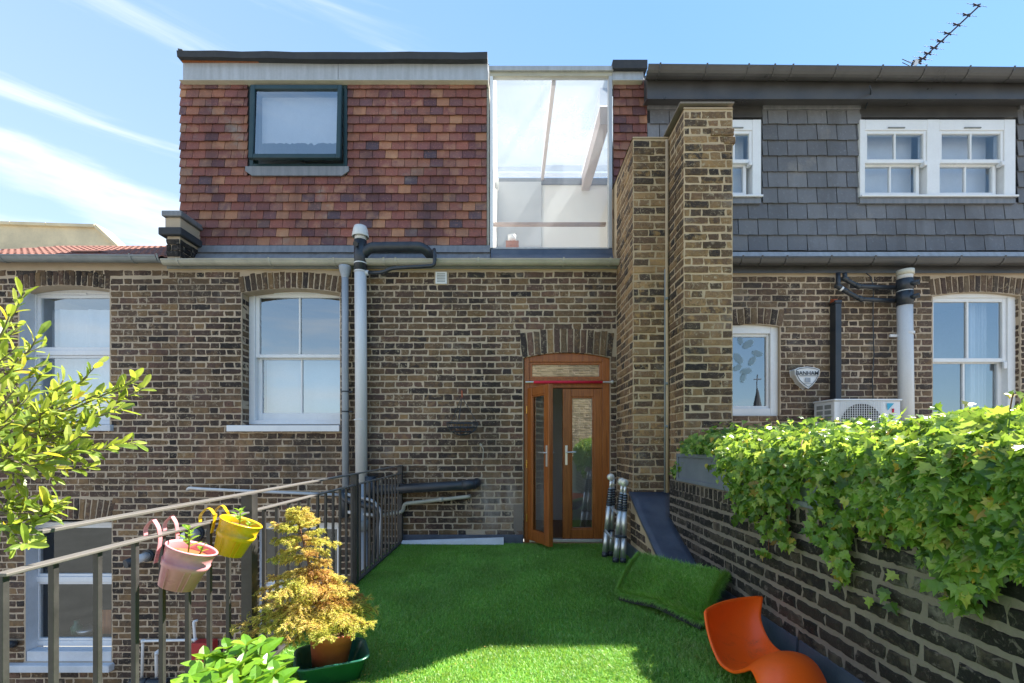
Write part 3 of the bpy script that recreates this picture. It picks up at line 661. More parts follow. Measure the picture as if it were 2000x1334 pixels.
# tile-hung storey
tz0, tz1 = PZ(481, YT), PZ(160, YT); tx0, tx1 = PX(354, YT), PX(951, YT); fx0, fx1 = PX(1197, YT), PX(1263, YT)
twx0, twx1, twz0, twz1 = PX(486, YT), PX(680, YT), PZ(343, YT), PZ(160, YT)
mb = MB(); grid_wall(mb, (0, YT, 0), 0, tx0+.03, tx1, 3.2, tz1+.02, [(twx0+.03, twx1-.03, twz0+.05, twz1)]); mb.quad((fx0, YT, 3.2), (fx1, YT, 3.2), (fx1, YT, tz1+.02), (fx0, YT, tz1+.02))
tile_wall = mb.build('tile_hanging', 'felt', mid)
def tile_t(w, h, d=.011):
    o = [(-w/2, -h/2+random.uniform(0, .003)), (-w/6, -h/2+random.uniform(-.001, .001)), (w/6, -h/2+random.uniform(-.001, .001)), (w/2, -h/2+random.uniform(0, .003)), (w/2, h/2), (-w/2, h/2)]; cv = random.uniform(-.002, .003)
    vs = []
    for dy in (0, d):
        for x, z in o:
            lean = (z+h/2)/h*.026
            vs.append((x, -.034+lean+dy+cv*(1-(2*x/w)**2), z))
    n = 6
    fs = [(0, 1, 2, 3, 4, 5), tuple(range(11, 5, -1))]+[(i, n+i, n+(i+1) % n, (i+1) % n) for i in range(n)]
    return tmpl(vs, fs)
TT = [tile_t(.1515, .125) for _ in range(8)]+[tile_t(.072, .125) for _ in range(4)]
def tiles(x0, x1, z0, z1, hole, rows, pitch=.1545, seed=0):
    items = []; gz = (z1-z0)/rows
    for k in range(rows):
        za = z0+gz*k; c0 = x0-(pitch/2 if k % 2 else 0)
        e0 = -.02 if k % 2 else 0
        c = c0
        while c < x1-.02:
            a_, b_ = max(c, x0+random.uniform(-.008, .004)), min(c+pitch, x1)
            if b_-a_ > .02:
                zc = za+gz/2
                segs = [(a_, b_)]
                if hole and hole[2] < zc < hole[3]:
                    segs = []
                    if a_ < hole[0]: segs.append((a_, min(b_, hole[0])))
                    if b_ > hole[1]: segs.append((max(a_, hole[1]), b_))
                for s0, s1 in segs:
                    wdt = s1-s0-.0055
                    if wdt < .015: continue
                    if wdt > .1: ti, bw = random.randrange(8), .1515
                    else: ti, bw = 8+random.randrange(4), .072
                    M = Matrix.Translation(((s0+s1)/2, YT-.002-random.uniform(0, .002), zc+.008+random.uniform(-.002, .002))) @ Matrix.Rotation(random.uniform(-.010, .010), 4, 'Y') @ Matrix.Diagonal((wdt/bw, 1, (gz+.018)/.125, 1))
                    items.append((ti, M))
            c += pitch
    return items
it = tiles(tx0, tx1, tz0, tz1, (twx0, twx1, twz0+.01, twz1+1), 19)+tiles(fx0, fx1, tz0, tz1, None, 19)
it.sort(key=lambda q: abs(q[1].translation.x+1.3)+abs(q[1].translation.z-4.3)*.6)
pieces('tile', 'tiles', TT, it, MT['tile'], tile_wall)
# fascia and felt coping
Yq = 5.43
box('fascia', 'lead_light', mid, PX(357, Yq), PX(660, Yq), Yq, Yq+.1, PZ(157, Yq), PZ(121, Yq), .003); box('fascia', 'lead_light', mid, PX(660, Yq)+.004, PX(953, Yq), Yq, Yq+.1, PZ(157, Yq), PZ(121, Yq), .003)
MB().exx([(Yq-.012, PZ(157, Yq)), (Yq+.1, PZ(157, Yq)), (Yq+.1, PZ(157, Yq)-.02), (Yq-.02, PZ(157, Yq)-.012)], PX(352, Yq), PX(953, Yq)).build('drip_strip', 'cream', mid)
mb = MB(); n = 24; vs = []; fs = []
xa_, xb_ = PX(346, 5.36), PX(952, 5.36)
for i in range(n+1):
    t = i/n; x = xa_+(xb_-xa_)*t; s = PZ(98, 5.36)+(PZ(101, 5.36)-PZ(98, 5.36))*min(1, t*2.2)+noise.noise(Vector((x*2, 1, 0)))*.008
    hb = .085 if t > .5 else .075+t*.02
    sag = noise.noise(Vector((x*3, 5, 0)))*.012
    vs += [(x, 5.36+sag, s-hb), (x, 5.35+sag, s-.01), (x, 5.37, s), (x, 6.0, s), (x, 6.0, s-hb), ]
for i in range(n):
    for k in range(5): fs.append((i*5+k, i*5+(k+1) % 5, (i+1)*5+(k+1) % 5, (i+1)*5+k))
fs += [(4, 3, 2, 1, 0), tuple(n*5+k for k in range(5))]
MB().add(vs, fs).build('roof_edging', 'felt', mid)
MB().tube([(xa_+.02, 5.37, PZ(99, 5.36)-.0), (xa_+.06, 5.37, PZ(97, 5.36))], [.03, .012], 7).build('felt_lump', 'felt', mid)
box('batten', 'wood', mid, PX(356, 5.42), PX(520, 5.42), 5.41, 5.43, PZ(121, 5.42)-.002, PZ(118, 5.42), 0)
box('roof', 'felt', mid, tx0, PX(955, 5.5), 5.55, 10, tz1+.02, PZ(101, 5.4)-.02, 0)
box('roof', 'felt', mid, 1.25, 1.64, 5.55, 5.75, tz1+.02, PZ(116, 5.43), 0)
box('rear_wall', 'mortar', mid, tx0, 6.5, 9.9, 10, 3.0, 5.3, 0)
box('side_wall', 'room_light', mid, PX(950, YT)-.05, PX(955, YT), 5.53, 9.9, 3.2, 5.75, 0)
box('fascia', 'lead_light', mid, PX(1196, Yq), PX(1257, Yq), Yq, Yq+.1, PZ(157, Yq), PZ(134, Yq), .003)
MB().exx([(Yq-.012, PZ(157, Yq)), (Yq+.1, PZ(157, Yq)), (Yq+.1, PZ(157, Yq)-.02), (Yq-.02, PZ(157, Yq)-.012)], PX(1196, Yq), PX(1254, Yq)).build('drip_strip', 'cream', mid)
box('roof_edging', 'felt', mid, PX(1197, 5.38), PX(1265, 5.38), 5.38, 5.6, PZ(133, 5.38), PZ(116, 5.38), .004)
# the tall glazed bay
sk = window_root(mid); props(sk, 'tall glazed bay with a glass roof behind it')
g0, g1 = PX(957, 5.42), PX(1196, 5.42)
box('head_rail', 'lead_light', sk, g0-.01, g1+.01, 5.40, 5.50, PZ(137, 5.4), PZ(128, 5.4), .004); box('head_rail', 'gutter', sk, g0, g1, 5.43, 5.50, PZ(148, 5.43), PZ(138, 5.43), .004)
box('window_frame', 'upvc', sk, g0, g0+.035, 5.42, 5.50, PZ(484, 5.42), PZ(148, 5.42), .004); box('window_frame', 'lead_light', sk, g1-.042, g1, 5.42, 5.50, PZ(484, 5.42), PZ(148, 5.42), .004)
box('window_frame', 'lead_light', sk, g0+.035, g1-.042, 5.42, 5.47, PZ(486, 5.42), PZ(483, 5.42), .002)
xa, xb, zb, zt = g0+.03, g1-.04, PZ(485, 5.45), PZ(147, 5.45)
MB().quad((xa, 5.45, zb), (xb, 5.45, zb), (xb, 5.45, zt), (xa, 5.45, zt)).build('pane', 'glass_bay', sk)
YB = 7.5; zr = 5.53
rl = MB(); X2 = 1.75
rl.quad((g0+.03, 5.5, 3.3), (g0+.03, YB, 3.3), (g0+.03, YB, zr+.03), (g0+.03, 5.5, zr+.03)); rl.quad((g0+.03, YB, 3.3), (X2, YB, 3.3), (X2, YB, 5.42), (g0+.03, YB, 5.42)); rl.quad((g1+.02, 5.52, 3.3), (g1+.02, 5.52, 4.9), (X2, YB, 4.9), (X2, YB, 3.3))
rl.quad((g0, 5.5, 3.3), (g1+.1, 5.5, 3.3), (X2, YB, 3.3), (g0, YB, 3.3)); rl.build('bay_lining', 'room_light', sk)
for a_, b_ in ((g0+.03, PX(1083, 5.45)), (PX(1083, 5.45), X2)):
    MB().quad((a_, 5.49, zr+.035), (b_, 5.49, zr+.035), (b_, YB+.05, zr+.045), (a_, YB+.05, zr+.045)).build('roof_pane', 'glass_dirty', sk)
box('rafter', 'beam_timber', sk, PX(1078, 5.5), PX(1078, 5.5)+.045, 5.5, YB, zr-.05, zr+.03, 0)
box('rafter', 'beam_timber', sk, PX(1186, 5.5)-.0, PX(1186, 5.5)+.13, 5.95, YB-.0, zr-.20, zr+.03, 0)
box('roof_beam', 'lead', sk, g0+.03, X2, YB-.03, YB+.02, 5.42, 5.52, 0)
box('handrail', 'rail_timber', sk, g0+.03, g1-.03, 5.62, 5.68, PZ(441, 5.65), PZ(436, 5.65), .004)
box('cupboard', 'room_grey', sk, PX(972, YB), PX(1057, YB), YB-.05, YB-.01, 3.6, PZ(358, YB), .004)
MB().lathe((g0+.035, 6.2, PZ(360, 6.2)), [(0, 0), (.05, .0), (.07, .02), (.075, .05)], 16, Matrix.Rotation(R_(90), 3, 'Y')).build('wall_light', 'spot', sk, smooth=True)
MB().lathe((PX(1000, 6.4), 6.4, 3.98), [(.0, 0), (.045, 0), (.06, .1), (.0, .11)], 16).build('plant_pot', 'white', sk, smooth=True)
box('bedside_chest', 'wood', sk, PX(988, 6.4), PX(1013, 6.4), 6.3, 6.6, 3.3, 3.97, .005)
# top-hung dark teal window in the tiles
w = window_root(mid); props(w, 'dark teal framed window among the red tiles, pushed slightly open')
Yf = YT-.02; x0, x1, zb, zt = PX(487, Yf), PX(678, Yf), PZ(325, Yf), PZ(165, Yf)
mb = MB(); fw = .045
mb.box(x0, x0+fw, Yf, Yf+.12, zb, zt).box(x1-fw, x1, Yf, Yf+.12, zb, zt).box(x0+fw, x1-fw, Yf+.001, Yf+.12, zt-fw, zt-.001).box(x0+fw, x1-fw, Yf+.001, Yf+.12, zb, zb+.035); mb.build('window_frame', 'teal', w, bevel=.004)
# tilted casement: built flat and leaned outwards at the foot
cs = bpy.data.objects.new('casement', None); COL.objects.link(cs); cs.parent = w; cs.location = Vector((x0+fw, Yf-.004, zt-fw))-wl(mid); cs.rotation_euler = (-R_(3.2), 0, 0); WL[cs.name] = Vector((0, 0, 0))
def rehang(o, par, root):
    # keep the three-level limit: sub-parts hang on the window itself
    o.matrix_local = Matrix.Translation(root.location) @ Matrix.Rotation(root.rotation_euler.x, 4, 'X'); o.parent = par
cw, chh = (x1-x0-2*fw), (zt-zb-2*fw+.01); q = .052
mb = MB(); mb.box(0, q, -.05, 0, -chh, 0).box(cw-q, cw, -.05, 0, -chh, 0).box(q, cw-q, -.049, 0, -q, 0).box(q, cw-q, -.049, 0, -chh, -chh+q); rehang(mb.build('casement', 'teal', None, bevel=.006), w, cs)
rehang(MB().quad((q, -.025, -chh+q), (cw-q, -.025, -chh+q), (cw-q, -.025, -q), (q, -.025, -q)).build('pane', 'glass', None), w, cs)
mb = MB(); mb.box(q-.012, q, -.03, -.004, -chh+q, -q).box(cw-q, cw-q+.012, -.03, -.004, -chh+q, -q); rehang(mb.build('glazing_seal', 'cream', None), w, cs)
bpy.data.objects.remove(cs)
zbl = PZ(268, Yf); n = 40; vs = []; fs = []
for i in range(n+1):
    x = x0+.1+(x1-x0-.2)*i/n; d = .05*abs(noise.noise(Vector((x*28, 2, 0))))
    vs += [(x, Yf+.1, zbl-d), (x, Yf+.1, zbl+.05), (x, Yf+.1, zt-.08)]
for i in range(n): fs += [(3*i, 3*i+3, 3*i+4, 3*i+1), (3*i+1, 3*i+4, 3*i+5, 3*i+2)]
MB().add(vs, fs).build('blind', 'curtain', w)
room(w, x0, x1, zb, zt, Yf+.12, 1.5, 'room_grey')
MB().exy([(x0-.03, PZ(328, Yf)), (x1+.03, PZ(328, Yf)), (x1+.03, PZ(337, Yf)), (x1-.05, PZ(346, Yf)), (x0+.05, PZ(346, Yf)), (x0-.03, PZ(337, Yf))], Yf-.035, Yf-.015).build('lead_apron', 'lead', w)
# upstand and plank at the foot of the wall
box('skirting_flashing', 'felt_blue', mid, WX(783), WX(1022), YW-.022, YW+.0, -.02, .095, .004)
box('air_brick', 'mortar', mid, WX(912), WX(946), YW-.008, YW+.02, WZ(1050), WZ(1040), .003)
box('patch_render', 'mortar_grey', mid, WX(1003), WX(1021), YW-.008, YW, .1, WZ(985), .004)
v = box('vent_grille', 'white', mid, WX(851), WX(873), YW-.02, YW, WZ(555), WZ(532), .002)
for i in range(6): box('louvre', 'gutter_grey', v, WX(854), WX(870), YW-.024, YW-.019, WZ(552)+i*.018, WZ(552)+i*.018+.008, 0)

# ================================================================ house on the left
lh = thing('terraced_house', (WX(120), YW, -3.3), 'brown brick house at the left with white framed windows and a red tiled roof edge', 'house')
LX0 = -6.9
mb = MB(); hl = [(WX(38), WX(214), WZ(832), WZ(556)), (WX(50), WX(218), WZ(1292), WZ(1014))]
grid_wall(mb, (0, YW, 0), 0, LX0, XL, -3.3, 3.28, hl); spandrel(mb, YW, *hl[0][:2], WZ(566), .055, WZ(556)); spandrel(mb, YW, *hl[1][:2], WZ(1020), .03, WZ(1014))
wall_l = mb.build('wall', 'mortar', lh)
mb = MB(); reveal(mb, *hl[0][:2], YW, YW+.2, *hl[0][2:]); reveal(mb, *hl[1][:2], YW, YW+.2, *hl[1][2:]); mb.build('window_reveal', 'white_old', lh)
bh = [(WX(36), WX(216), WZ(834), WZ(527)), (WX(22), WX(219), WZ(1022), WZ(970)), (WX(48), WX(219), WZ(1294), WZ(1010))]
it = lay((0, YW, 0), 0, LX0, XL+.109, -1.75, 3.09, bh+toothL)
it += arch((0, YW, 0), 0, WX(36), WX(215), WZ(566), .055, .165, 16, .05)+arch((0, YW, 0), 0, WX(36), WX(218), WZ(1019), .03, .24, 17, .22)
it += lay((0, YW, 0), 0, LX0, XL, 3.10, 3.17, [], ch=.07, zbase=3.10)
it.sort(key=lambda q: (abs(q[1].translation.x+4.5)+abs(q[1].translation.z-1.2)*.8))
pieces('brick', 'bricks', BT, it, MT['brick'], wall_l)
w = window_root(lh); Yf = YW+.17; x0, x1 = PX(62, Yf), WX(214)+.04; zt, zb = PZ(570, Yf), WZ(828); zm = PZ(689, Yf)
mb = MB(); mb.box(x0, x0+.05, Yf, Yf+.08, zb, zt+.05).box(x1-.05, x1, Yf, Yf+.08, zb, zt+.05).box(x0+.05, x1-.05, Yf+.001, Yf+.08, zt-.03, zt+.08).box(x0+.05, x1-.05, Yf+.001, Yf+.08, zb, zb+.05).box(x0+.05, x1-.05, Yf-.006, Yf+.08, zm-.03, zm+.03); mb.build('window_frame', 'upvc', w, bevel=.005)
box('trickle_vent', 'upvc', w, PX(105, Yf), PX(170, Yf), Yf-.014, Yf-.002, PZ(576, Yf), PZ(573, Yf), .002)
sash(w, x0+.05, x1-.05, zm+.03, zt-.03, Yf+.012, .04, 1, 1, 'upvc'); sash(w, x0+.05, x1-.05, zb+.05, zm-.03, Yf+.012, .03, 1, 1, 'upvc')
curtain(w, x0+.02, x1-.02, zb, zt-.15, Yf+.22, .022, 6); room(w, x0, x1, zb, zt, Yf+.09, 1.4, 'room_grey')
box('sill', 'white_old', w, WX(30), WX(222), YW-.05, Yf, WZ(842), WZ(830), .006)
w = window_root(lh); Yf = YW+.13; x0, x1 = PX(60, Yf), WX(218)+.04; zt, zb = PZ(1020, Yf), PZ(1262, Yf); zm = PZ(1132, Yf)
mb = MB(); mb.box(x0, x0+.055, Yf, Yf+.08, zb, zt).box(x1-.055, x1, Yf, Yf+.08, zb, zt).box(x0+.055, x1-.055, Yf+.001, Yf+.08, zt-.04, zt-.001).box(x0+.055, x1-.055, Yf+.001, Yf+.08, zb, zb+.06).box(x0+.055, x1-.055, Yf-.006, Yf+.08, zm-.03, zm+.035); mb.build('window_frame', 'upvc', w, bevel=.005)
sash(w, x0+.055, x1-.055, zm+.035, zt-.04, Yf+.012, .03, 1, 1, 'upvc', 'glass_dark'); sash(w, x0+.055, x1-.055, zb+.06, zm-.03, Yf+.012, .03, 1, 1, 'upvc', 'glass_dark')
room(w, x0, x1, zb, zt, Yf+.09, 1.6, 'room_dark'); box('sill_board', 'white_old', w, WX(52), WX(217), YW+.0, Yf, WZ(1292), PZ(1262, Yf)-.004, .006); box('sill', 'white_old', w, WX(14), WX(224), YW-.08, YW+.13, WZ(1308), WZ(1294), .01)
MB().lathe((PX(150, 5.6), 5.6, zb+.07), [(0, 0), (.05, 0), (.06, .09), (.03, .13), (.03, .17), (0, .17)], 14).build('jar', 'green_tub', w, smooth=True); MB().lathe((PX(170, 5.62), 5.62, zb+.07), [(0, 0), (.07, 0), (.1, .04), (.1, .06), (0, .05)], 16).build('dish', 'steel', w, smooth=True)
box('chopping_board', 'wood', w, PX(196, 5.6), PX(214, 5.6), 5.62, 5.64, zb+.06, zb+.36, .006)
gutter(lh, LX0, WX(325), 5.18, PZ(500, 5.18), .062, 'gutter_grey', [PX(x, 5.18) for x in (10, 262, 315)], PZ(502, 5.18))
# tiled roof of the left house, seen edge-on: rows of curved tiles
mb = MB(); rs = [(5.20, PZ(503, 5.20)), (7.4, PZ(503, 5.20)+.5*2.2)]
mb.quad((LX0, rs[0][0], rs[0][1]-.02), (XL+.1, rs[0][0], rs[0][1]-.02), (XL+.1, rs[1][0], rs[1][1]-.02), (LX0, rs[1][0], rs[1][1]-.02)); mb.quad((LX0, 7.4, rs[1][1]-.02), (XL+.1, 7.4, rs[1][1]-.02), (XL+.1, 9.9, 3.2), (LX0, 9.9, 3.2)); roof_l = mb.build('roof', 'felt', lh)
def pan_t(w, l):
    vs = []; fs = []; n = 6
    for j, y in enumerate((0, l)):
        for i in range(n+1):
            x = -w/2+w*i/n; z = .022*math.sin(math.pi*i/n)+.012*(1-j)
            vs.append((x, y*.894, y*.447+z))
    fs = [(i, i+1, n+2+i, n+1+i) for i in range(n)]+[]
    b = len(vs)
    for i in range(n+1): vs.append((vs[i][0], vs[i][1], vs[i][2]-.014))
    fs += [(b+i, b+i+1, i+1, i) for i in range(n)]
    return tmpl(vs, fs)
it = []
for r in range(8):
    for c in range(36):
        x = LX0+.06+c*.084
        if x > XL+.07: continue
        it.append((0, Matrix.Translation((x, 5.2+r*.26*.894, PZ(503, 5.2)+r*.26*.447+.0)) @ Matrix.Rotation(random.uniform(-.02, .02), 4, 'Y')))
pieces('tile', 'tiles', [pan_t(.082, .285)], near(it), MT['pantile'], roof_l)
o = MB().exx([(5.5, PZ(493, 5.5)), (5.75, PZ(488, 5.5)+.04), (5.8, PZ(488, 5.5)+.07), (5.5, PZ(489, 5.5))], PX(137, 5.5), PX(192, 5.5)).build('ridge_vent', 'redrubber', lh, bevel=.006)
o.data.materials.clear(); o.data.materials.append(MT['pantile'])

# cream parapet further back
cp = thing('parapet_wall', (PX(110, 8), 8, 3), 'weathered cream rendered parapet with sloping end behind the left roof', 'wall')
Yc = 8.0
mb = MB(); mb.exy([(PX(-60, Yc), PZ(520, Yc)), (PX(262, Yc), PZ(520, Yc)), (PX(236, Yc), PZ(490, Yc)), (PX(188, Yc), PZ(446, Yc)), (PX(-60, Yc), PZ(438, Yc))], Yc, Yc+.25); mb.build('rendered_face', 'render_cream', cp)
xs = [-60, 24, 94, 188]
for a_, b_ in zip(xs, xs[1:]):
    ya, yb = 438+(a_+60)*.032, 438+(b_+60)*.032
    MB().exy([(PX(a_, Yc)+.004, PZ(ya, Yc)), (PX(b_, Yc), PZ(yb, Yc)), (PX(b_, Yc), PZ(yb-6, Yc)), (PX(a_, Yc)+.004, PZ(ya-6, Yc))], Yc-.05, Yc+.3).build('coping_stone', 'render_cream', cp, bevel=.006)
MB().exy([(PX(188, Yc), PZ(446, Yc)), (PX(238, Yc), PZ(491, Yc)), (PX(243, Yc), PZ(489, Yc)), (PX(190, Yc), PZ(439, Yc))], Yc-.05, Yc+.3).build('coping_stone', 'render_cream', cp, bevel=.006)
mb = MB(); n = 30; vs = []; fs = []
for i in range(n+1):
    x = PX(-60+300*i/n, 7.85); k = PZ(484+max(0, (i-20))*.6, 7.85)+noise.noise(Vector((x*3, 0, 9)))*.01
    vs += [(x, 7.85, PZ(492, 7.85)), (x, 7.9, k)]
for i in range(n): fs.append((2*i, 2*i+2, 2*i+3, 2*i+1))
MB().add(vs, fs).build('flashing', 'white_old', cp, solid=.02)

# pier between the two roofs
pr = thing('roof_pier', (PX(340, 5.15), 5.15, 3.2), 'small sooty brick pier with two stone caps left of the tile-hung storey', 'pier')
X0p, X1p, Y0p, Y1p = -3.91, -3.735, 5.15, 5.52
z = lambda y: PZ(y, Y0p)
mb = MB(); mb.box(X0p+.02, X1p-.012, Y0p+.01, Y1p, 3.255, z(424)); body = mb.build('pier_core', 'mortar', pr)
it = lay((X0p+.01, Y0p+.004, 0), 0, 0, X1p-X0p-.02, 3.27, z(461), [], zbase=3.27, ch=.066)+lay((X1p-.006, Y0p, 0), math.pi/2, 0, Y1p-Y0p, 3.27, z(461), [], zbase=3.27, ch=.066)
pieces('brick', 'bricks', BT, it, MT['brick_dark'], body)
box('stone_block', 'mortar', pr, X0p, X1p, Y0p, Y1p, z(445), z(425), .008); box('stone_cap', 'felt', pr, X0p-.05, X1p+.035, Y0p-.04, Y1p, z(461), z(446), .012)
box('stone_cap', 'lead', pr, X0p-.02, X1p+.03, Y0p-.03, Y1p, z(424), z(413), .01)

# ================================================================ house on the right
rh = thing('terraced_house', (4.2, YW, -3.3), 'brown brick house at the right with slate-hung upper storey and black gutters', 'house')
RX0, RX1 = 2.05, 8.2
mb = MB(); hr = [(2.30, WX(1523), WZ(812), WZ(632)), (WX(1822), WX(1993), WZ(850), WZ(570))]
grid_wall(mb, (0, YW, 0), 0, 1.238, RX1, -3.3, 3.3, hr); spandrel(mb, YW, *hr[0][:2], WZ(638), .03, WZ(632)); spandrel(mb, YW, *hr[1][:2], WZ(578), .045, WZ(570))
reveal(mb, *hr[0][:2], YW, YW+.16, *hr[0][2:]); reveal(mb, *hr[1][:2], YW, YW+.2, *hr[1][2:])
wall_r = mb.build('wall', 'mortar', rh)
bh = [(2.3, WX(1529), WZ(634), WZ(603)), (2.2, WX(1524), WZ(815), WZ(630)), (WX(1818), WX(2005), WZ(577), WZ(532)), (WX(1821), WX(1994), WZ(860), WZ(568))]
it = lay((0, YW, 0), 0, RX0, RX1, .7, 3.13, bh, zbase=.01, ch=.0735)
it += arch((0, YW, 0), 0, 2.5, WX(1528), WZ(638), .03, .19, 9, .2)+arch((0, YW, 0), 0, WX(1817), WX(2003), WZ(578), .045, .19, 17, .16)
it += lay((WX(1993), YW+.16, 0), -math.pi/2, 0, .15, WZ(830), WZ(580), proud=.002)
it.sort(key=lambda q: abs(q[1].translation.x-3.9)+abs(q[1].translation.z-2.3)*.8)
pieces('brick', 'bricks', BT, it, MT['brick_right'], wall_r)
# lower windows
w = window_root(rh); Yf = YW+.04; x0, x1 = 2.28, PX(1523, Yf); zb, zt = WZ(812), PZ(633, Yf)
mb = MB(); mb.box(x0, x0+.1, Yf, Yf+.1, zb, zt).box(x1-.11, x1, Yf, Yf+.1, zb, zt).box(x0+.1, x1-.11, Yf+.001, Yf+.1, zt-.11, zt-.001).box(x0+.1, x1-.11, Yf+.001, Yf+.1, zb, zb+.09); mb.build('window_frame', 'white', w, bevel=.006)
sash(w, x0+.1, x1-.11, zb+.09, zt-.11, Yf+.03, .03, 1, 1)
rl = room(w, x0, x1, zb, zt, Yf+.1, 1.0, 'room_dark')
# frosted leaf stickers on the glass
for (px, py, s, r) in ((1462, 672, 13, .6), (1480, 690, 11, -.3), (1470, 705, 11, 1.0), (1458, 725, 12, .2), (1443, 700, 13, 2.2), (1441, 718, 10, .5), (1447, 665, 9, 1.8), (1452, 738, 10, 1.3)):
    c = P(px, py, Yf+.040); s = s*5.3/F; n = 10; vs = [(c.x+math.cos(r)*(t*s)-math.sin(r)*s*.55*math.sin(k*math.pi/5), c.y, c.z+math.sin(r)*(t*s)+math.cos(r)*s*.55*math.sin(k*math.pi/5)) for k in range(n) for t in [math.cos(k*math.pi/5)]]
    MB().add(vs, [tuple(range(n))]).build('leaf_sticker', 'sticker', w)
w = window_root(rh); Yf = YW+.05; x0, x1 = WX(1822)-.02, PX(1984, Yf); zb, zt = WZ(840), PZ(571, Yf); zm = PZ(703, Yf)
mb = MB(); mb.box(x0, x0+.05, Yf, Yf+.12, zb, zt).box(x1-.09, x1, Yf, Yf+.12, zb, zt).box(x0+.05, x1-.09, Yf+.001, Yf+.12, zt-.06, zt-.001).box(x0+.05, x1-.09, Yf+.001, Yf+.12, zb, zb+.09); mb.build('window_frame', 'white', w, bevel=.006)
sash(w, x0+.05, x1-.09, zm-.02, zt-.06, Yf+.02, .045, 2, 1, bar=.024); sash(w, x0+.05, x1-.09, zb+.09, zm+.02, Yf+.066, .05, 2, 1, bar=.024)
box('sash_horn', 'white', w, x1-.13, x1-.09, Yf+.005, Yf+.03, zm-.1, zm-.02, .006)
curtain(w, x1-.36, x1-.12, zb, zt, Yf+.22, .03, 5, 'blind'); room(w, x0, x1, zb, zt, Yf+.12, 1.4, 'room_grey')
# slate-hung storey
YS = 5.50; sz0, sz1 = PZ(491, YS), PZ(214, YS)
sA = (PX(1395, YS), PX(1487, YS), PZ(396, YS), 9); sB = (PX(1680, YS), PX(1984, YS), PZ(395, YS), 9)
mb = MB(); grid_wall(mb, (0, YS, 0), 0, PX(1263, YS), RX1, 3.2, sz1+.12, [(sA[0]+.03, sA[1]-.03, PZ(383, YS), PZ(228, YS)), (sB[0]+.03, sB[1]-.03, PZ(383, YS), PZ(232, YS))]); sl_wall = mb.build('slate_hanging', 'felt', rh)
def slate_t(w, h, d=.009):
    o = [(-w/2+random.uniform(0, .002), -h/2)]+[(-w/2+w*i/5, -h/2+random.uniform(-.003, .003)) for i in range(1, 5)]+[(w/2-random.uniform(0, .003), -h/2), (w/2, h/2), (-w/2, h/2)]
    n = len(o); vs = []
    for dy in (0, d):
        for x, z_ in o: vs.append((x, -.028+(z_+h/2)/h*.022+dy, z_))
    return tmpl(vs, [tuple(range(n)), tuple(range(2*n-1, n-1, -1))]+[(i, n+i, n+(i+1) % n, (i+1) % n) for i in range(n)])
STm = [slate_t(.233, .22) for _ in range(8)]
it = []; rows = 9; gz = (sz1-sz0)/rows; pitch = .2372
for k in range(rows):
    c = PX(1263, YS)-(pitch/2 if k % 2 else 0)+.03
    while c < RX1:
        a_, b_ = max(c, PX(1263, YS)), c+pitch; zc = sz0+gz*(k+.5)
        for hole in (sA, sB):
            if zc > hole[2]:
                if a_ < hole[0] < b_: b_ = hole[0]
                elif a_ < hole[1] < b_: a_ = hole[1]
                elif a_ >= hole[0] and b_ <= hole[1]: b_ = a_
        if b_-a_ > .03: it.append((random.randrange(8), Matrix.Translation(((a_+b_)/2, YS-.002-random.uniform(0, .003), zc+.01+random.uniform(-.003, .003))) @ Matrix.Rotation(random.uniform(-.012, .012), 4, 'Y') @ Matrix.Diagonal(((b_-a_-.008)/.233, 1, (gz+.022)/.22, 1))))
        c += pitch
pieces('slate', 'slates', STm, it, MT['slate'], sl_wall)
for a_, b_ in ((1263, 1395), (1487, 1677), (1985, 2100)): box('lead_strip', 'lead', rh, PX(a_, YS), PX(b_, YS), YS-.04, YS, PZ(217, YS), PZ(206, YS), .003)
for a_, b_ in ((1395, 1487), (1677, 1985)): box('head_panel', 'black_gutter', rh, PX(a_, YS)+.003, PX(b_, YS)-.003, YS-.02, YS+.02, PZ(231, YS), PZ(204, YS), .003)
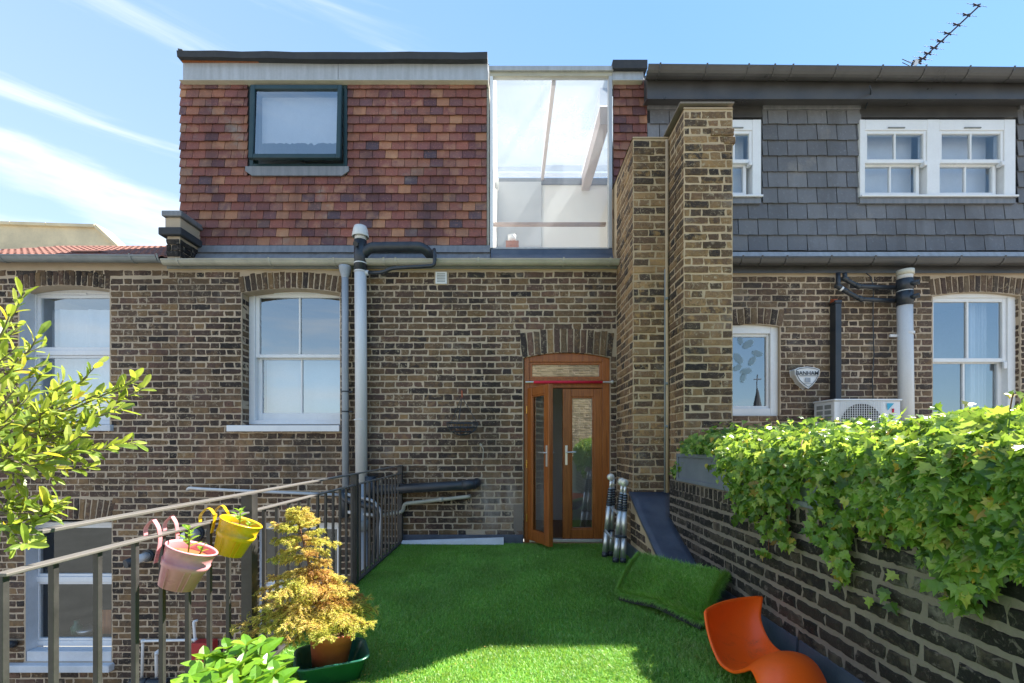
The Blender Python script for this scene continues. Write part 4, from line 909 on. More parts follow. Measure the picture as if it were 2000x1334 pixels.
# slate-storey windows
def light_pair(w, xs, Yf, zb, zt, zm):
    for a_, b_ in xs:
        sash(w, a_, b_, zm-.012, zt, Yf+.012, .034, 2, 1, bar=.02, fb=.045, glass='glass_pale'); sash(w, a_, b_-.045, zb, zm+.012, Yf+.055, .04, 2, 1, bar=.02, fb=.05, glass='glass_pale')
        box('sash_catch', 'upvc', w, b_-.05, b_-.012, Yf-.02, Yf+.05, zm-.055, zm-.005, .006)
        box('trickle_vent', 'gutter_grey', w, (a_+b_)/2-.1, (a_+b_)/2+.1, Yf-.012, Yf-.001, zt+.02, zt+.03, 0)
for (xl, xr, lights) in ((1395, 1487, ((1400, 1470),)), (1680, 1984, ((1690, 1811), (1836, 1962)))):
    w = window_root(rh); Yf = YS-.05; X0, X1 = PX(xl, Yf), PX(xr, Yf); ZB, ZT = PZ(384, Yf), PZ(233, Yf)
    fr = MB(); ls = [(PX(a_, Yf), PX(b_, Yf)) for a_, b_ in lights]; ed = [X0]
    for a_, b_ in ls: ed += [a_, b_]
    ed.append(X1)
    for i in range(0, len(ed), 2): fr.box(ed[i], ed[i+1], Yf, Yf+.13, ZB, ZT)
    zt2, zb2 = PZ(254, Yf), PZ(379, Yf)
    for a_, b_ in ls: fr.box(a_, b_, Yf+.001, Yf+.13, zt2, ZT-.001).box(a_, b_, Yf+.001, Yf+.13, ZB+.001, zb2)
    fr.build('window_frame', 'white', w, bevel=.006); light_pair(w, ls, Yf, zb2, zt2, PZ(315, Yf))
    box('sill', 'white', w, X0, X1+.01, Yf-.03, Yf-.001, ZB-.012, ZB+.012, .004); box('lead_apron', 'lead', w, X0, X1, Yf+.0, Yf+.04, PZ(397, Yf), ZB-.013, .003)
    room(w, X0+.05, X1-.05, ZB, ZT, Yf+.13, 1.6, 'room_light')
    for a_, b_ in ls: curtain(w, a_, b_, ZB+.05, ZT, Yf+.22, .006, 2, 'curtain', 'blind')
# eaves gutters
Yg = 5.22
gutter(rh, PX(1262, Yg), RX1, Yg, PZ(137, Yg), .085, 'black_gutter', [PX(x, Yg) for x in (1285, 1375, 1455, 1505, 1540, 1625, 1712, 1795, 1880, 1965)], PZ(147, Yg))
MB().exx([(5.30, PZ(137, 5.3)), (5.33, PZ(137, 5.3)), (5.33, PZ(196, 5.33)), (5.30, PZ(193, 5.3))], PX(1264, 5.3), RX1).build('fascia_board', 'black_gutter', rh); MB().exx([(5.335, PZ(196, 5.335)), (5.335, PZ(193, 5.335)), (5.52, PZ(193, 5.335)+.05), (5.52, PZ(196, 5.335)+.05)], PX(1264, 5.3), RX1).build('soffit_board', 'black_gutter', rh)
box('roof', 'felt', rh, PX(1264, 5.35), RX1, 5.34, 10, PZ(196, 5.34)+.06, PZ(140, 5.34), 0)
MB().tube(bend([P(1699, 168, 5.2), P(1702, 180, 5.28), P(1690, 212, 5.46)], .05), .008, 6).build('hanging_cable', 'black_pipe', rh)
Yg = 5.16
gutter(rh, 2.05, RX1, Yg, PZ(506, Yg), .07, 'black_gutter', [PX(x, Yg) for x in (1445, 1482, 1530, 1615, 1700, 1782, 1865, 1950)])
MB().exx([(5.245, PZ(506, 5.245)), (5.275, PZ(506, 5.245)), (5.275, PZ(533, 5.27)), (5.245, PZ(533, 5.245))], 2.05, RX1).build('fascia_board', 'black_gutter', rh)
za, zb_ = PZ(500, 5.44), PZ(505, 5.2)
MB().exx([(5.47, PZ(492, 5.47)), (5.44, za-.0), (5.47, za-.01)], 2.05, RX1).build('lead_strip', 'lead_light', rh)
c = 2.05
while c < RX1:
    MB().exx([(5.44, za-.008+random.uniform(0, .003)), (5.17, zb_+.0), (5.17, zb_-.008), (5.44, za-.016)], c, c+.234).build('eaves_slate', 'slate', rh); c += .237
box('floor_slab', 'slab', rh, XL, RX1, 5.52, 10, 3.08, 3.2, 0)
# ================================================================ chimney
ch = thing('chimney_stack', (1.6, 4.7, 0), 'tall stepped yellow-brown brick chimney stack rising between the middle and right houses', 'chimney')
CT = 4.28
mb = MB(); mb.box(1.238, 1.62, 4.6, 5.6, -.03, CT-.03).box(1.60, 2.05, 4.2, 5.6, -.03, CT-.03); core = mb.build('stack_core', 'mortar_chimney', ch)
gr = dict(zbase=.015)
it = lay((1.238, 4.6, 0), 0, 0, .362, .0, CT-.02, [], **gr)+lay((1.238, 5.29, 0), -math.pi/2, 0, .69, .0, CT-.02, [], **gr)
it2 = lay((1.60, 4.2, 0), 0, 0, .45, .75, CT-.02, [], **gr)+lay((1.60, 4.6, 0), -math.pi/2, 0, .40, .75, CT-.02, [], **gr)
it2 += lay((2.05, 4.2, 0), math.pi/2, 0, .9, 3.1, CT-.02, [], **gr)
# oversailing broken course near the top
it2 += [(0, plane_M((1.60, 4.2, 0), 0, .355, CT-.262, .016)), (9, plane_M((1.60, 4.2, 0), 0, .42, CT-.337, .012))]
allit = it2+it; allit.sort(key=lambda q: -(q[1].translation.z > .6)*1000-(4.6-q[1].translation.y)*300-q[1].translation.z)
pieces('brick', 'bricks', BT, allit, MT['brick_chimney'], core)
mb = MB(); n = 9
def lump(mb, x0, x1, y0, y1, z, h, nx=8, ny=8):
    vs = []; fs = []
    for i in range(nx+1):
        for j in range(ny+1):
            x = x0+(x1-x0)*i/nx; y = y0+(y1-y0)*j/ny; e_ = min(i, nx-i, j, ny-j)
            vs.append((x, y, z+(h*(.35+.65*abs(noise.noise(Vector((x*9, y*9, 0))))) if e_ else -.02)))
    for i in range(nx):
        for j in range(ny): k = i*(ny+1)+j; fs.append((k, k+ny+1, k+ny+2, k+1))
    mb.add(vs, fs)
lump(mb, 1.228, 1.61, 4.59, 5.6, CT-.03, .045); lump(mb, 1.59, 2.055, 4.19, 5.6, CT-.03, .05); mb.build('flaunching', 'mortar_grey', ch)
MB().box(1.56, 2.058, 4.185, 4.8, CT-.004, CT+.012).build('lead_cap', 'mortar_grey', ch)
# vertical pipe in the corner of the stack
vp = MB().tube([(1.575, 4.575, .62), (1.575, 4.57, 1.6), (1.57, 4.575, 2.6), (1.573, 4.575, 4.2)], .016, 10).build('corner_pipe', 'mortar_chimney', ch, smooth=True)
vp2 = MB().tube([(1.552, 4.578, .6), (1.552, 4.572, 1.7), (1.556, 4.578, 2.9)], .009, 8).build('corner_pipe', 'gutter_grey', ch, smooth=True)
for zz_ in (1.32, 1.75, 2.6): MB().tube([(1.552, 4.56, zz_), (1.575, 4.552, zz_)], .014, 8).build('pipe_clip', 'gutter_grey', ch)

# ================================================================ raking buttress with dark flashing
bt = thing('raking_buttress', (1.34, 4, 0), 'low brick buttress with a steep dark blue-grey coated slope at the chimney foot', 'buttress')
Ya, za, Yb, zb = 4.6, PZ(972, 4.6), 3.35, .03
mb = MB(); mb.add([(1.216, Ya, -.03), (1.216, Yb, -.03), (1.216, Yb, zb), (1.216, Ya, za), (1.47, Ya, -.03), (1.47, Yb, -.03), (1.47, Yb, zb), (1.47, Ya, za)], [(0, 3, 2, 1), (4, 5, 6, 7), (3, 7, 6, 2), (0, 1, 5, 4), (1, 2, 6, 5)]); bw = mb.build('buttress_core', 'mortar_chimney', bt)
it = []
for q in lay((1.216, Ya, 0), -math.pi/2, 0, Ya-Yb, .14, za, [], zbase=.015):
    p = q[1].translation
    if p.z+.05 < za+(zb-za)*(Ya-p.y+.05)/(Ya-Yb): it.append(q)
pieces('brick', 'bricks', BT, it, MT['brick_right'], bw)
n = 10; vs = []; fs = []; nx = 5
for i in range(n+1):
    t = i/n
    for j in range(nx+1):
        s = j/nx; y = Ya+.01-(Ya-Yb)*t; z_ = za+.035+(zb-za)*t-.018*math.sin(math.pi*t)+noise.noise(Vector((s*3, t*5, 1)))*.012
        x = 1.196+(1.475+.125*min(1, max(0, (y-4.2)/.35))-1.196)*s; z_ += .03*abs(s-.5)*0
        if j == nx: z_ += .012
        vs.append((x, y, z_))
for i in range(n):
    for j in range(nx): k = i*(nx+1)+j; fs.append((k, k+1, k+nx+2, k+nx+1))
MB().add(vs, fs).build('coated_slope', 'felt_blue', bt, smooth=True, solid=.03)
MB().box(1.205, 1.216, Yb, 5.27, -.02, .13).build('skirting_flashing', 'felt_blue', bt)

# ================================================================ parapet wall on the right
pw = thing('brick_wall', (1.6, 2, 0), 'sooty dark brick parapet wall with grey mortar running along the right edge of the terrace', 'wall')
XP = 1.47; PY0, PY1 = .45, 4.2; PT = .745
mb = MB(); mb.box(XP, XP+.36, PY0-1.5, PY1, -.3, PT+.075); core = mb.build('wall_core', 'mortar_grey', pw)
it = lay((XP, PY1, 0), -math.pi/2, 0, PY1-PY0, .14, PT, [], zbase=PT-.078*9, ch=.078, bt_w=BW2, proud=.005)
n = int((PY1-PY0)/.075)
for i in range(n):        # course on edge under the planters
    it.append((random.randrange(8, 14), plane_M((XP, PY1, 0), -math.pi/2, .04+i*.0748, PT+.028, .006+random.uniform(-.003, .003), math.pi/2+random.uniform(-.03, .03), .72, .88)))
it.sort(key=lambda q: q[1].translation.y)
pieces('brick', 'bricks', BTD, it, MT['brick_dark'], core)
for y0 in (3.35, 2.3, 1.3, .3, -.7):
    MB().add([(XP-.012, y0, .145), (XP-.02, y0, 0.0), (XP-.09, y0, -.01), (XP+.01, y0, -.02), (XP+.01, y0, .15), (XP-.012, y0-1.03, .145), (XP-.02, y0-1.03, 0), (XP-.09, y0-1.03, -.01), (XP+.01, y0-1.03, -.02), (XP+.01, y0-1.03, .15)],
             [(0, 1, 6, 5), (1, 2, 7, 6), (2, 3, 8, 7), (4, 0, 5, 9), (0, 4, 3, 2, 1), (5, 6, 7, 8, 9)]).build('skirting_flashing', 'felt_blue', pw)
# planters on the wall
def planter(y0, y1, label):
    t = thing('planter', (XP+.15, (y0+y1)/2, PT+.08), label, 'planter', 'grey metal planters on the parapet')
    z0, z1 = PT+.08, PT+.315; x0, x1 = XP-.012, XP+.30
    mb = MB(); mb.box(x0, x1, y0, y0+.012, z0, z1).box(x0, x1, y1-.012, y1, z0, z1).box(x0+.001, x0+.013, y0+.012, y1-.012, z0, z1).box(x1-.013, x1-.001, y0+.012, y1-.012, z0, z1); mb.build('planter_box', 'zincplanter', t, bevel=.002)
    e_ = .028; mb = MB(); mb.box(x0-.012, x0, y0, y0+e_, z0, z1).box(x0-.012, x0, y1-e_, y1, z0, z1).box(x0-.012, x0, y0+e_, y1-e_, z0, z0+e_).box(x0-.012, x0, y0+e_, y1-e_, z1-e_, z1); mb.build('planter_trim', 'zincplanter', t, bevel=.002)
    box('soil', 'soil', t, x0+.014, x1-.014, y0+.013, y1-.013, z1-.06, z1-.03, 0)
planter(2.585, 3.97, 'grey metal planter nearest the chimney, one bare end showing beside the ivy')
planter(1.525, 2.575, 'middle grey metal planter on the parapet, glimpsed through a gap in the ivy')
planter(.45, 1.515, 'nearest grey metal planter, almost wholly hidden under hanging ivy')

# ================================================================ ivy
def leaf_t(pts, fold=.15, curl=.12, thick=False):
    """pts: outline (x across, y along, base at 0); folded on its midrib and curled"""
    n = len(pts); vs = []
    for x, y in pts: vs.append((x, y, abs(x)*fold-curl*y*y))
    cy_ = sum(p[1] for p in pts)/n; vs.append((0, cy_, -curl*cy_*cy_-.02))
    return tmpl(vs, [(n, i, (i+1) % n) for i in range(n)])
IV = [(0, .02), (.22, -.10), (.30, .08), (.55, .18), (.32, .38), (.36, .55), (.16, .60), (0, 1.0), (-.16, .60), (-.36, .55), (-.32, .38), (-.55, .18), (-.30, .08), (-.22, -.10)]
def jig(pts, k): return [(x+random.uniform(-k, k), y+random.uniform(-k, k)) for x, y in pts]
IVT = [leaf_t(jig(IV, .06), random.uniform(-.1, .6), random.uniform(-.15, .55)) for _ in range(8)]
def orient(pos, nrm, up, s, tilt=.5):
    n_ = (Vector(nrm)+Vector([random.gauss(0, tilt) for _ in range(3)])).normalized()
    y = Vector(up)+Vector([random.gauss(0, .45) for _ in range(3)]); y = (y-n_*y.dot(n_)).normalized(); x = y.cross(n_)
    return Matrix(((x.x*s, y.x*s, n_.x*s, pos[0]), (x.y*s, y.y*s, n_.y*s, pos[1]), (x.z*s, y.z*s, n_.z*s, pos[2]), (0, 0, 0, 1)))
ivy = thing('ivy', (1.7, 2.4, .85), 'dense green ivy spilling from the planters over the dark parapet wall on the right', 'ivy')
def itop(Y): return 1.22+.035*math.sin(Y*2.1)+.055*noise.noise(Vector((Y*2.2, 0, 0)))-(.03 if Y > 3.2 else 0)
skirt = [(1330, 880), (1380, 905), (1415, 940), (1440, 985), (1490, 1000), (1560, 960), (1600, 930), (1700, 960), (1745, 1010), (1800, 1030), (1860, 1060), (1920, 1100), (2000, 1090), (2150, 1180)]
strands = [(1500, 1090, 40), (1465, 1020, 38), (1545, 1065, 34), (1620, 1060, 34), (1650, 1145, 34), (1690, 1020, 40), (1722, 1045, 26), (1790, 1060, 40), (1835, 1100, 38), (1868, 1150, 34), (1905, 1190, 34), (1938, 1160, 44), (1985, 1110, 46), (1960, 1040, 50)]
def lowy(x):
    for (a_, b_), (c_, d_) in zip(skirt, skirt[1:]):
        if a_ <= x <= c_: return b_+(d_-b_)*(x-a_)/(c_-a_)
    return skirt[0][1]
its = []
XI = XP-.05
while len(its) < 7600:                       # face of the hedge and its hanging skirt
    x = random.uniform(1322, 2140); Yx = F*XI/(x-997); y = random.uniform(800, 1200)
    lim = lowy(x)
    ok = y < lim+random.uniform(-12, 8)
    if not ok: continue
    if random.random() > min(1, (1.9/Yx)**-1*.9+.35)*1.0 and Yx < 1.5: pass
    z_ = PZ(y, Yx)
    if z_ > itop(Yx)+.0: continue
    if 1560 < x < 1720 and 915 < y < 1040 and random.random() < .86: continue
    if 1318 < x < 1425 and y > 878 and random.random() < .85: continue
    bulge = .10*math.sin(min(1, max(0, (z_-.75)/.5))*math.pi)*(.6+.5*noise.noise(Vector((Yx*3, z_*4, 2))))
    pos = (XI-bulge+random.uniform(-.03, .07)+max(0, z_-1.12)*.9, Yx+random.uniform(-.03, .03), z_)
    if noise.noise(Vector((Yx*6, z_*7, 11))) > .22 and random.random() < .6: continue
    its.append((random.randrange(8), orient(pos, (-.9, -.45, .65), (-.1, 0, -1), random.uniform(.028, .060), .55)))
for sx, sy, sw in strands:
    for k in range(int((sy-880)*.42)):
        y = random.uniform(880, sy); t = (y-880)/(sy-880); x = sx+random.gauss(0, sw*.45*(1-t*.55))+6*math.sin(y*.03)
        Yx = F*(XP-.03)/(max(x, 1310)-997)
        its.append((random.randrange(8), orient((XP-.03-random.uniform(0, .07), Yx, PZ(y, Yx)), (-1, -.5, .5), (-.1, 0, -1), random.uniform(.034, .060), .5)))
for (x, y) in ((1733, 1160), (1737, 1178), (1727, 1150), (1700, 1168), (1750, 1120), (1722, 1062), (1712, 1050), (1740, 1055)):
    Yx = F*(XP-.03)/(x-997); its.append((random.randrange(8), orient((XP-.03, Yx, PZ(y, Yx)), (-1, -.5, .4), (0, 0, -1), .05, .3)))
for _ in range(8200):                         # top of the hedge
    Yx = 4.15-3.6*random.random()**.85; Xx = XP-.02+1.25*random.random()**1.15
    edge = 1 if Yx < 3.9 else .6
    z_ = itop(Yx)+.05*noise.noise(Vector((Xx*4, Yx*4, 7)))+min(0, (Xx-1.62)*.5)+.05*(Xx-1.5)-(.12 if Yx > 3.85 else 0)
    if Yx > 3.6: z_ -= (Yx-3.6)*.16
    if random.random() < .07: z_ += random.uniform(.02, .09)
    pos = (Xx, Yx, z_-abs(random.gauss(0, .03)))
    its.append((random.randrange(8), orient(pos, (-.25, -.25, 1), (-.5, -.6, -.2), random.uniform(.028, .058), .55)))
for _ in range(900):                          # shaded inner layer
    Yx = random.uniform(.5, 4.0); its.append((random.randrange(8), orient((XP+.02+random.uniform(0, .12), Yx, random.uniform(.95, itop(Yx)-.03)), (-1, 0, .4), (0, 0, -1), .07, .4)))
its.sort(key=lambda q: (q[1].translation-Vector((0, 0, 1.13))).length+(q[1].translation.x > 1.6)*1.5+(0 if PX(2010, q[1].translation.y) > q[1].translation.x else 5))
pieces('leaf', 'leaves', IVT, its, MT['ivy'], ivy)
mb = MB()
for sx, sy, sw in strands:
    pts = []
    for k in range(9):
        t = k/8; y = 860+(sy-870)*t; x = sx+6*math.sin(y*.03)+random.uniform(-3, 3); Yx = F*(XP-.02)/(x-997); pts.append((XP-.02-.01*random.random(), Yx, PZ(y, Yx)))
    mb.tube(pts, .0022, 5)
for k in range(26):
    Yx = random.uniform(.9, 3.8); p = Vector((random.uniform(1.4, 2.0), Yx, itop(Yx)-.03)); pts = [p]
    d = Vector((random.uniform(-.6, .4), random.uniform(-1, 1), random.uniform(.1, .8))).normalized()
    for j in range(5): p = p+d*.035+Vector((0, 0, -.006*j)); pts.append(p.copy())
    mb.tube(pts, .0018, 5)
mb.build('stems', 'twig', ivy, kind='stuff')
o = MB(); vs = []; fs = []; ny = 40; prof = [(.03, .20), (.035, .36), (.12, .43), (.6, .44), (1.1, .42), (1.15, .0)]
for i in range(ny+1):
    Y_ = 4.0-3.6*i/ny
    for j, (a_, b_) in enumerate(prof): vs.append((XP+a_+.03*noise.noise(Vector((Y_*3, j, 0))), Y_, PT+min(b_, itop(Y_)-PT-.07)+.02*noise.noise(Vector((Y_*4, j, 3)))))
k = len(prof)
for i in range(ny):
    for j in range(k-1): fs.append((i*k+j, i*k+j+1, (i+1)*k+j+1, (i+1)*k+j))
MB().add(vs, fs).build('inner_growth', 'turfbase', ivy)

# ================================================================ artificial turf
def blades(name, pos, nrm, N_h, mat, parent, lean=.45, w=.0016, seed=1, wind=None):
    """one joined mesh of bent two-segment blades at the given points"""
    N = len(pos); g = np.random.default_rng(seed); th = g.random(N)*6.283
    n_ = nrm/np.linalg.norm(nrm, axis=1)[:, None]
    ref = np.where(np.abs(n_[:, 2:3]) < .9, np.array([[0, 0, 1.]]), np.array([[1., 0, 0]])); a_ = np.cross(n_, ref); a_ /= np.linalg.norm(a_, axis=1)[:, None]; b_ = np.cross(n_, a_)
    side = a_*np.cos(th)[:, None]+b_*np.sin(th)[:, None]; fwd = np.cross(n_, side)
    h = N_h*(.6+.6*g.random(N)); l1 = (g.random(N)*lean)[:, None]; ww = (w*(.7+.7*g.random(N)))[:, None]
    if wind is not None: fwd = fwd*.7+wind; 
    b0, b1 = pos-side*ww, pos+side*ww
    mid_ = pos+n_*(h*.55)[:, None]+fwd*(h[:, None]*l1*.5); tip = pos+n_*(h*(1-.35*l1[:, 0]))[:, None]+fwd*(h[:, None]*l1*1.5)
    V = np.stack([b0, b1, mid_+side*ww*.8, mid_-side*ww*.8, tip], 1).reshape(-1, 3)-np.array(wl(parent))
    base = np.arange(N)*5; L = np.stack([base, base+1, base+2, base+3, base+3, base+2, base+4], 1).ravel(); ST = np.stack([np.arange(N)*7, np.arange(N)*7+4], 1).ravel()
    me = bpy.data.meshes.new(name); me.vertices.add(len(V)); me.loops.add(len(L)); me.polygons.add(len(ST))
    me.vertices.foreach_set('co', V.astype(np.float32).ravel()); me.loops.foreach_set('vertex_index', L.astype(np.int32)); me.polygons.foreach_set('loop_start', ST.astype(np.int32))
    at = me.attributes.new('rnd', 'FLOAT', 'FACE'); at.data.foreach_set('value', np.repeat(g.random(N), 2).astype(np.float32)); me.update(calc_edges=True)
    o = link(name, me, MT[mat], parent); o['kind'] = 'stuff'; return o
MB().quad((-1.325, -2.2, -.012), (1.46, -2.2, -.012), (1.46, YW-.03, -.012), (-1.325, YW-.03, -.012)).build('turf_mat', 'turfbase', None, kind='structure')
N = 330000; u = rng.random(N*2); Yb_ = 1.75+(YW-.04-1.75)*u**1.15; Xb_ = -1.32+2.78*rng.random(N*2)
k = (np.abs(Xb_) < 1.1*Yb_) & ~((Xb_ > 1.2) & (Yb_ > 3.35)); Xb_, Yb_ = Xb_[k][:N], Yb_[k][:N]
cl = np.array([noise.noise(Vector((x*2.2, y*2.2, 0))) for x, y in zip(Xb_[::40], Yb_[::40])]).repeat(40)[:len(Xb_)]
pos = np.stack([Xb_, Yb_, np.full(len(Xb_), -.012)], 1); nr = np.tile([0., 0, 1], (len(Xb_), 1))+rng.normal(0, .16, (len(Xb_), 3))
nr[:, 0] += .25*np.sin(Xb_*2.3+Yb_*1.1); nr[:, 1] += .2*np.sin(Xb_*3.1-Yb_*1.7)
tf = blades('artificial_grass', pos, nr, .026, 'turf', None, .9, .0013)
props(tf, 'bright green artificial grass covering the terrace floor', 'artificial grass')
# loose offcut of turf leaning at the foot of the buttress
oc = thing('turf_offcut', (1.1, 3.2, 0), 'thick loose offcut of artificial grass slumped at the foot of the dark slope', 'turf piece')
A, B, C, D = P(1212, 1172, 3.33), P(1372, 1226, 2.79), P(1416, 1148, 3.04), P(1252, 1106, 3.62)
A.z = max(A.z, .01); B.z = max(.01, B.z)
def offc(s, t):
    p = (A*(1-s)+B*s)*(1-t)+(D*(1-s)+C*s)*t; p = p.copy(); p.z += .045+.055*math.sin(min(1, t*1.2)*math.pi*.75)+.025*math.sin(s*math.pi)*(1-t)+.012*noise.noise(Vector((s*3, t*3, 4))); return p
n = 14; vs = [offc(i/n, j/n) for i in range(n+1) for j in range(n+1)]; fs = [(i*(n+1)+j, (i+1)*(n+1)+j, (i+1)*(n+1)+j+1, i*(n+1)+j+1) for i in range(n) for j in range(n)]
MB().add(vs, fs).build('turf_backing', 'turfbase', oc, smooth=True)
mb = MB(); vs = []; fs = []
rim = [(i/n, 0) for i in range(n+1)]+[(1, j/n) for j in range(1, n+1)]
for s, t in rim: p = offc(s, t); vs += [p, (p.x-.02*(t == 0), p.y-.015, max(.0, p.z-.05))]
for i in range(len(rim)-1): fs.append((2*i, 2*i+1, 2*i+3, 2*i+2))
mb.add(vs, fs).build('turf_underside', 'turfdark', oc)
M_ = 42000; ss, tt = rng.random(M_), rng.random(M_); em = 6500
ss[:em] = rng.random(em); tt[:em] = 0; ss[em:2*em] = 1; ss[2*em:3*em] = 0
pp = np.array([offc(a_, b_) for a_, b_ in zip(ss, tt)]); nn = np.array(list((B-A).cross(D-A).normalized())); nr = np.tile(nn, (M_, 1))+rng.normal(0, .2, (M_, 3))
nr[:em] += np.array([-.3, -.9, -.5]); nr[em:2*em] += np.array([.9, -.2, -.4]); nr[2*em:3*em] += np.array([-1, 0.2, 0])
blades('grass_pile', pp, nr, .042, 'turf', oc, .9, .0014, 5)
# pale plank at the foot of the wall
MB().add([(WX(786), YW-.09, .0), (WX(984), YW-.12, .0), (WX(984), YW-.1, .075), (WX(786), YW-.06, .035), (WX(786), YW-.05, .0), (WX(984), YW-.06, .0), (WX(984), YW-.055, .075), (WX(786), YW-.035, .035)], [(0, 1, 2, 3), (3, 2, 6, 7), (4, 7, 6, 5), (0, 3, 7, 4), (1, 5, 6, 2)]).build('trim_strip', 'white_old', None)
props(bpy.data.objects['trim_strip'], 'thin pale tapering strip of trim lying on the grass along the foot of the brick wall', 'trim strip')
# ================================================================ railing
rl = thing('railing', (-1.27, 3, 0), 'grey-brown metal railing with square balusters along the left edge of the terrace', 'railing')
XRr = -1.27
def rbar(name, x, y, z0, z1, sx, sy, mat='rail'): return box(name, mat, rl, x-sx/2, x+sx/2, y-sy/2, y+sy/2, z0, z1, .0012)
box('top_rail', 'railtop', rl, XRr-.020, XRr+.020, 1.19, 5.28, .893, .903, .002)
box('lower_rail', 'railtop', rl, XRr-.018, XRr+.018, 1.13, 5.27, .803, .812, .002)
box('bottom_rail', 'rail', rl, XRr-.022, XRr+.022, -.6, 5.27, .005, .02, .002)
posts = [2.215, 3.71, 5.245]
ys = []
y = 1.139-.127
for y in (1.139-.25, 1.139-.125, 1.139, 1.265, 1.40, 1.54, 1.66, 1.793, 1.92, 2.05): ys.append(y)
k = 2.345
while k < 3.66: ys.append(k); k += .1305
k = 3.84
while k < 5.2: ys.append(k); k += .1305
posts_all = posts
for p in posts_all: rbar('post', XRr, p, -.03, .893, .052, .052)
for y in ys: rbar('baluster', XRr, y, .02, .803, .016, .016)
box('end_plate', 'rail', rl, XRr-.024, XRr+.024, 5.268, 5.276, .72, .9, .002)

# ================================================================ hanging pots
def pot(name_l, mat, c, tilt, rt, rb, h, label, plantlabel, sprigs, mat2=None):
    t = thing('hanging_pot', c, label, 'plant pot', 'enamel pots hung on the railing')
    Rm = Matrix.Rotation(tilt, 3, 'Y') @ Matrix.Rotation(R_(-6), 3, 'X'); c = Vector(c)
    mb = MB(); prof = [(0, 0), (rb, 0), (rb+(rt-rb)*.5-.0, h*.5), (rb+(rt-rb)*.5+.004, h*.52), (rb+(rt-rb)*.68+.004, h*.68), (rb+(rt-rb)*.68, h*.69), (rt, h), (rt+.004, h+.004), (rt-.001, h+.008), (rt-.005, h), (rb+(rt-rb)*.8-.003, h*.8)]
    mb.lathe(c, prof, 36, Rm); mb.build('pot_body', mat, t, smooth=True)
    mb = MB()
    for a_ in (-.5, .25, .5):
        d = Vector((math.cos(-1.2+a_), math.sin(-1.2+a_), 0)); mb.tube([c+Rm @ (d*(rb+.002)), c+Rm @ (d*(rb+(rt-rb)*.5+.006)+Vector((0, 0, h*.52)))], .0018, 5)
    mb.build('seam_strip', mat, t)
    MB().lathe(c, [(0, h*.86), (rb+(rt-rb)*.82, h*.84)], 24, Rm).build('soil', 'terracotta' if mat == 'pink' else 'soil', t)
    for dy in (-.045, .045):
        top = c+Rm @ Vector((-rt-.002, dy, h)); rz = .82
        pts = [c+Rm @ Vector((-rb-(rt-rb)*.5-.004, dy, h*.5)), top+Vector((0, 0, .01)), Vector((top.x+.004, c.y+dy, rz+.02)), Vector((top.x-.012, c.y+dy, rz+.045)), Vector((XRr, c.y+dy, rz+.05)), Vector((XRr-.03, c.y+dy, rz+.02)), Vector((XRr-.03, c.y+dy, rz-.01))]
        pts = bend(pts, .03, 4); vs = []; w_ = .009
        for p in pts: vs += [(p.x, p.y-w_, p.z), (p.x, p.y+w_, p.z)]
        MB().add(vs, [(2*i, 2*i+1, 2*i+3, 2*i+2) for i in range(len(pts)-1)]).build('hook', mat2 or mat, t, solid=.0025)
    pl = thing('succulent_cutting', c+Rm @ Vector((0, 0, h*.85)), plantlabel, 'plant')
    base = c+Rm @ Vector((0, 0, h*.84)); items = []; stems = MB()
    for (dx, dy, hh, nl, s) in sprigs:
        b0 = base+Vector((dx, dy, 0)); top = b0+Vector((dx*.25+.005, 0, hh)); stems.tube([b0, (b0+top)/2+Vector((.004, 0, 0)), top], .003, 6)
        for k in range(nl):
            f = .3+.7*(k/(max(1, nl-1))); az_ = k*2.4; q = b0.lerp(top, f); d = Vector((math.cos(az_), math.sin(az_), .5+f*.6)).normalized(); nm = Vector((-math.cos(az_)*.5, -math.sin(az_)*.5, 1))
            n_ = (nm-d*nm.dot(d)).normalized(); x = d.cross(n_); s_ = s*random.uniform(.75, 1.1)*(1.15-.35*f)
            items.append((0, Matrix(((x.x*s_, d.x*s_, n_.x*s_, q.x), (x.y*s_, d.y*s_, n_.y*s_, q.y), (x.z*s_, d.z*s_, n_.z*s_, q.z), (0, 0, 0, 1)))))
    stems.build('stem', 'shrubleaf', pl); pieces('leaf', 'leaves', [SUC], items, MT['hydrangea'], pl)
SUC = leaf_t([(0, 0), (.10, .2), (.22, .5), (.24, .75), (.14, .95), (0, 1), (-.14, .95), (-.24, .75), (-.22, .5), (-.10, .2)], .25, .25)
pot('a', 'pink', (-1.222, 1.665, .615), R_(19), .083, .058, .141, 'pink enamel pot with a leafy succulent, hung on the lower railing bar', 'tall pale green succulent sprig growing in the pink pot', [(-.005, 0, .095, 11, .05), (.035, .0, .03, 4, .03)], 'pink')
pot('b', 'yellow', (-1.21, 1.95, .668), R_(20), .083, .057, .138, 'bright yellow enamel pot hung on the lower railing bar', 'low green succulent sprigs growing in the yellow pot', [(0, 0, .075, 9, .04), (.04, -.01, .02, 5, .032), (-.035, -.02, .02, 5, .032)], 'yellow')

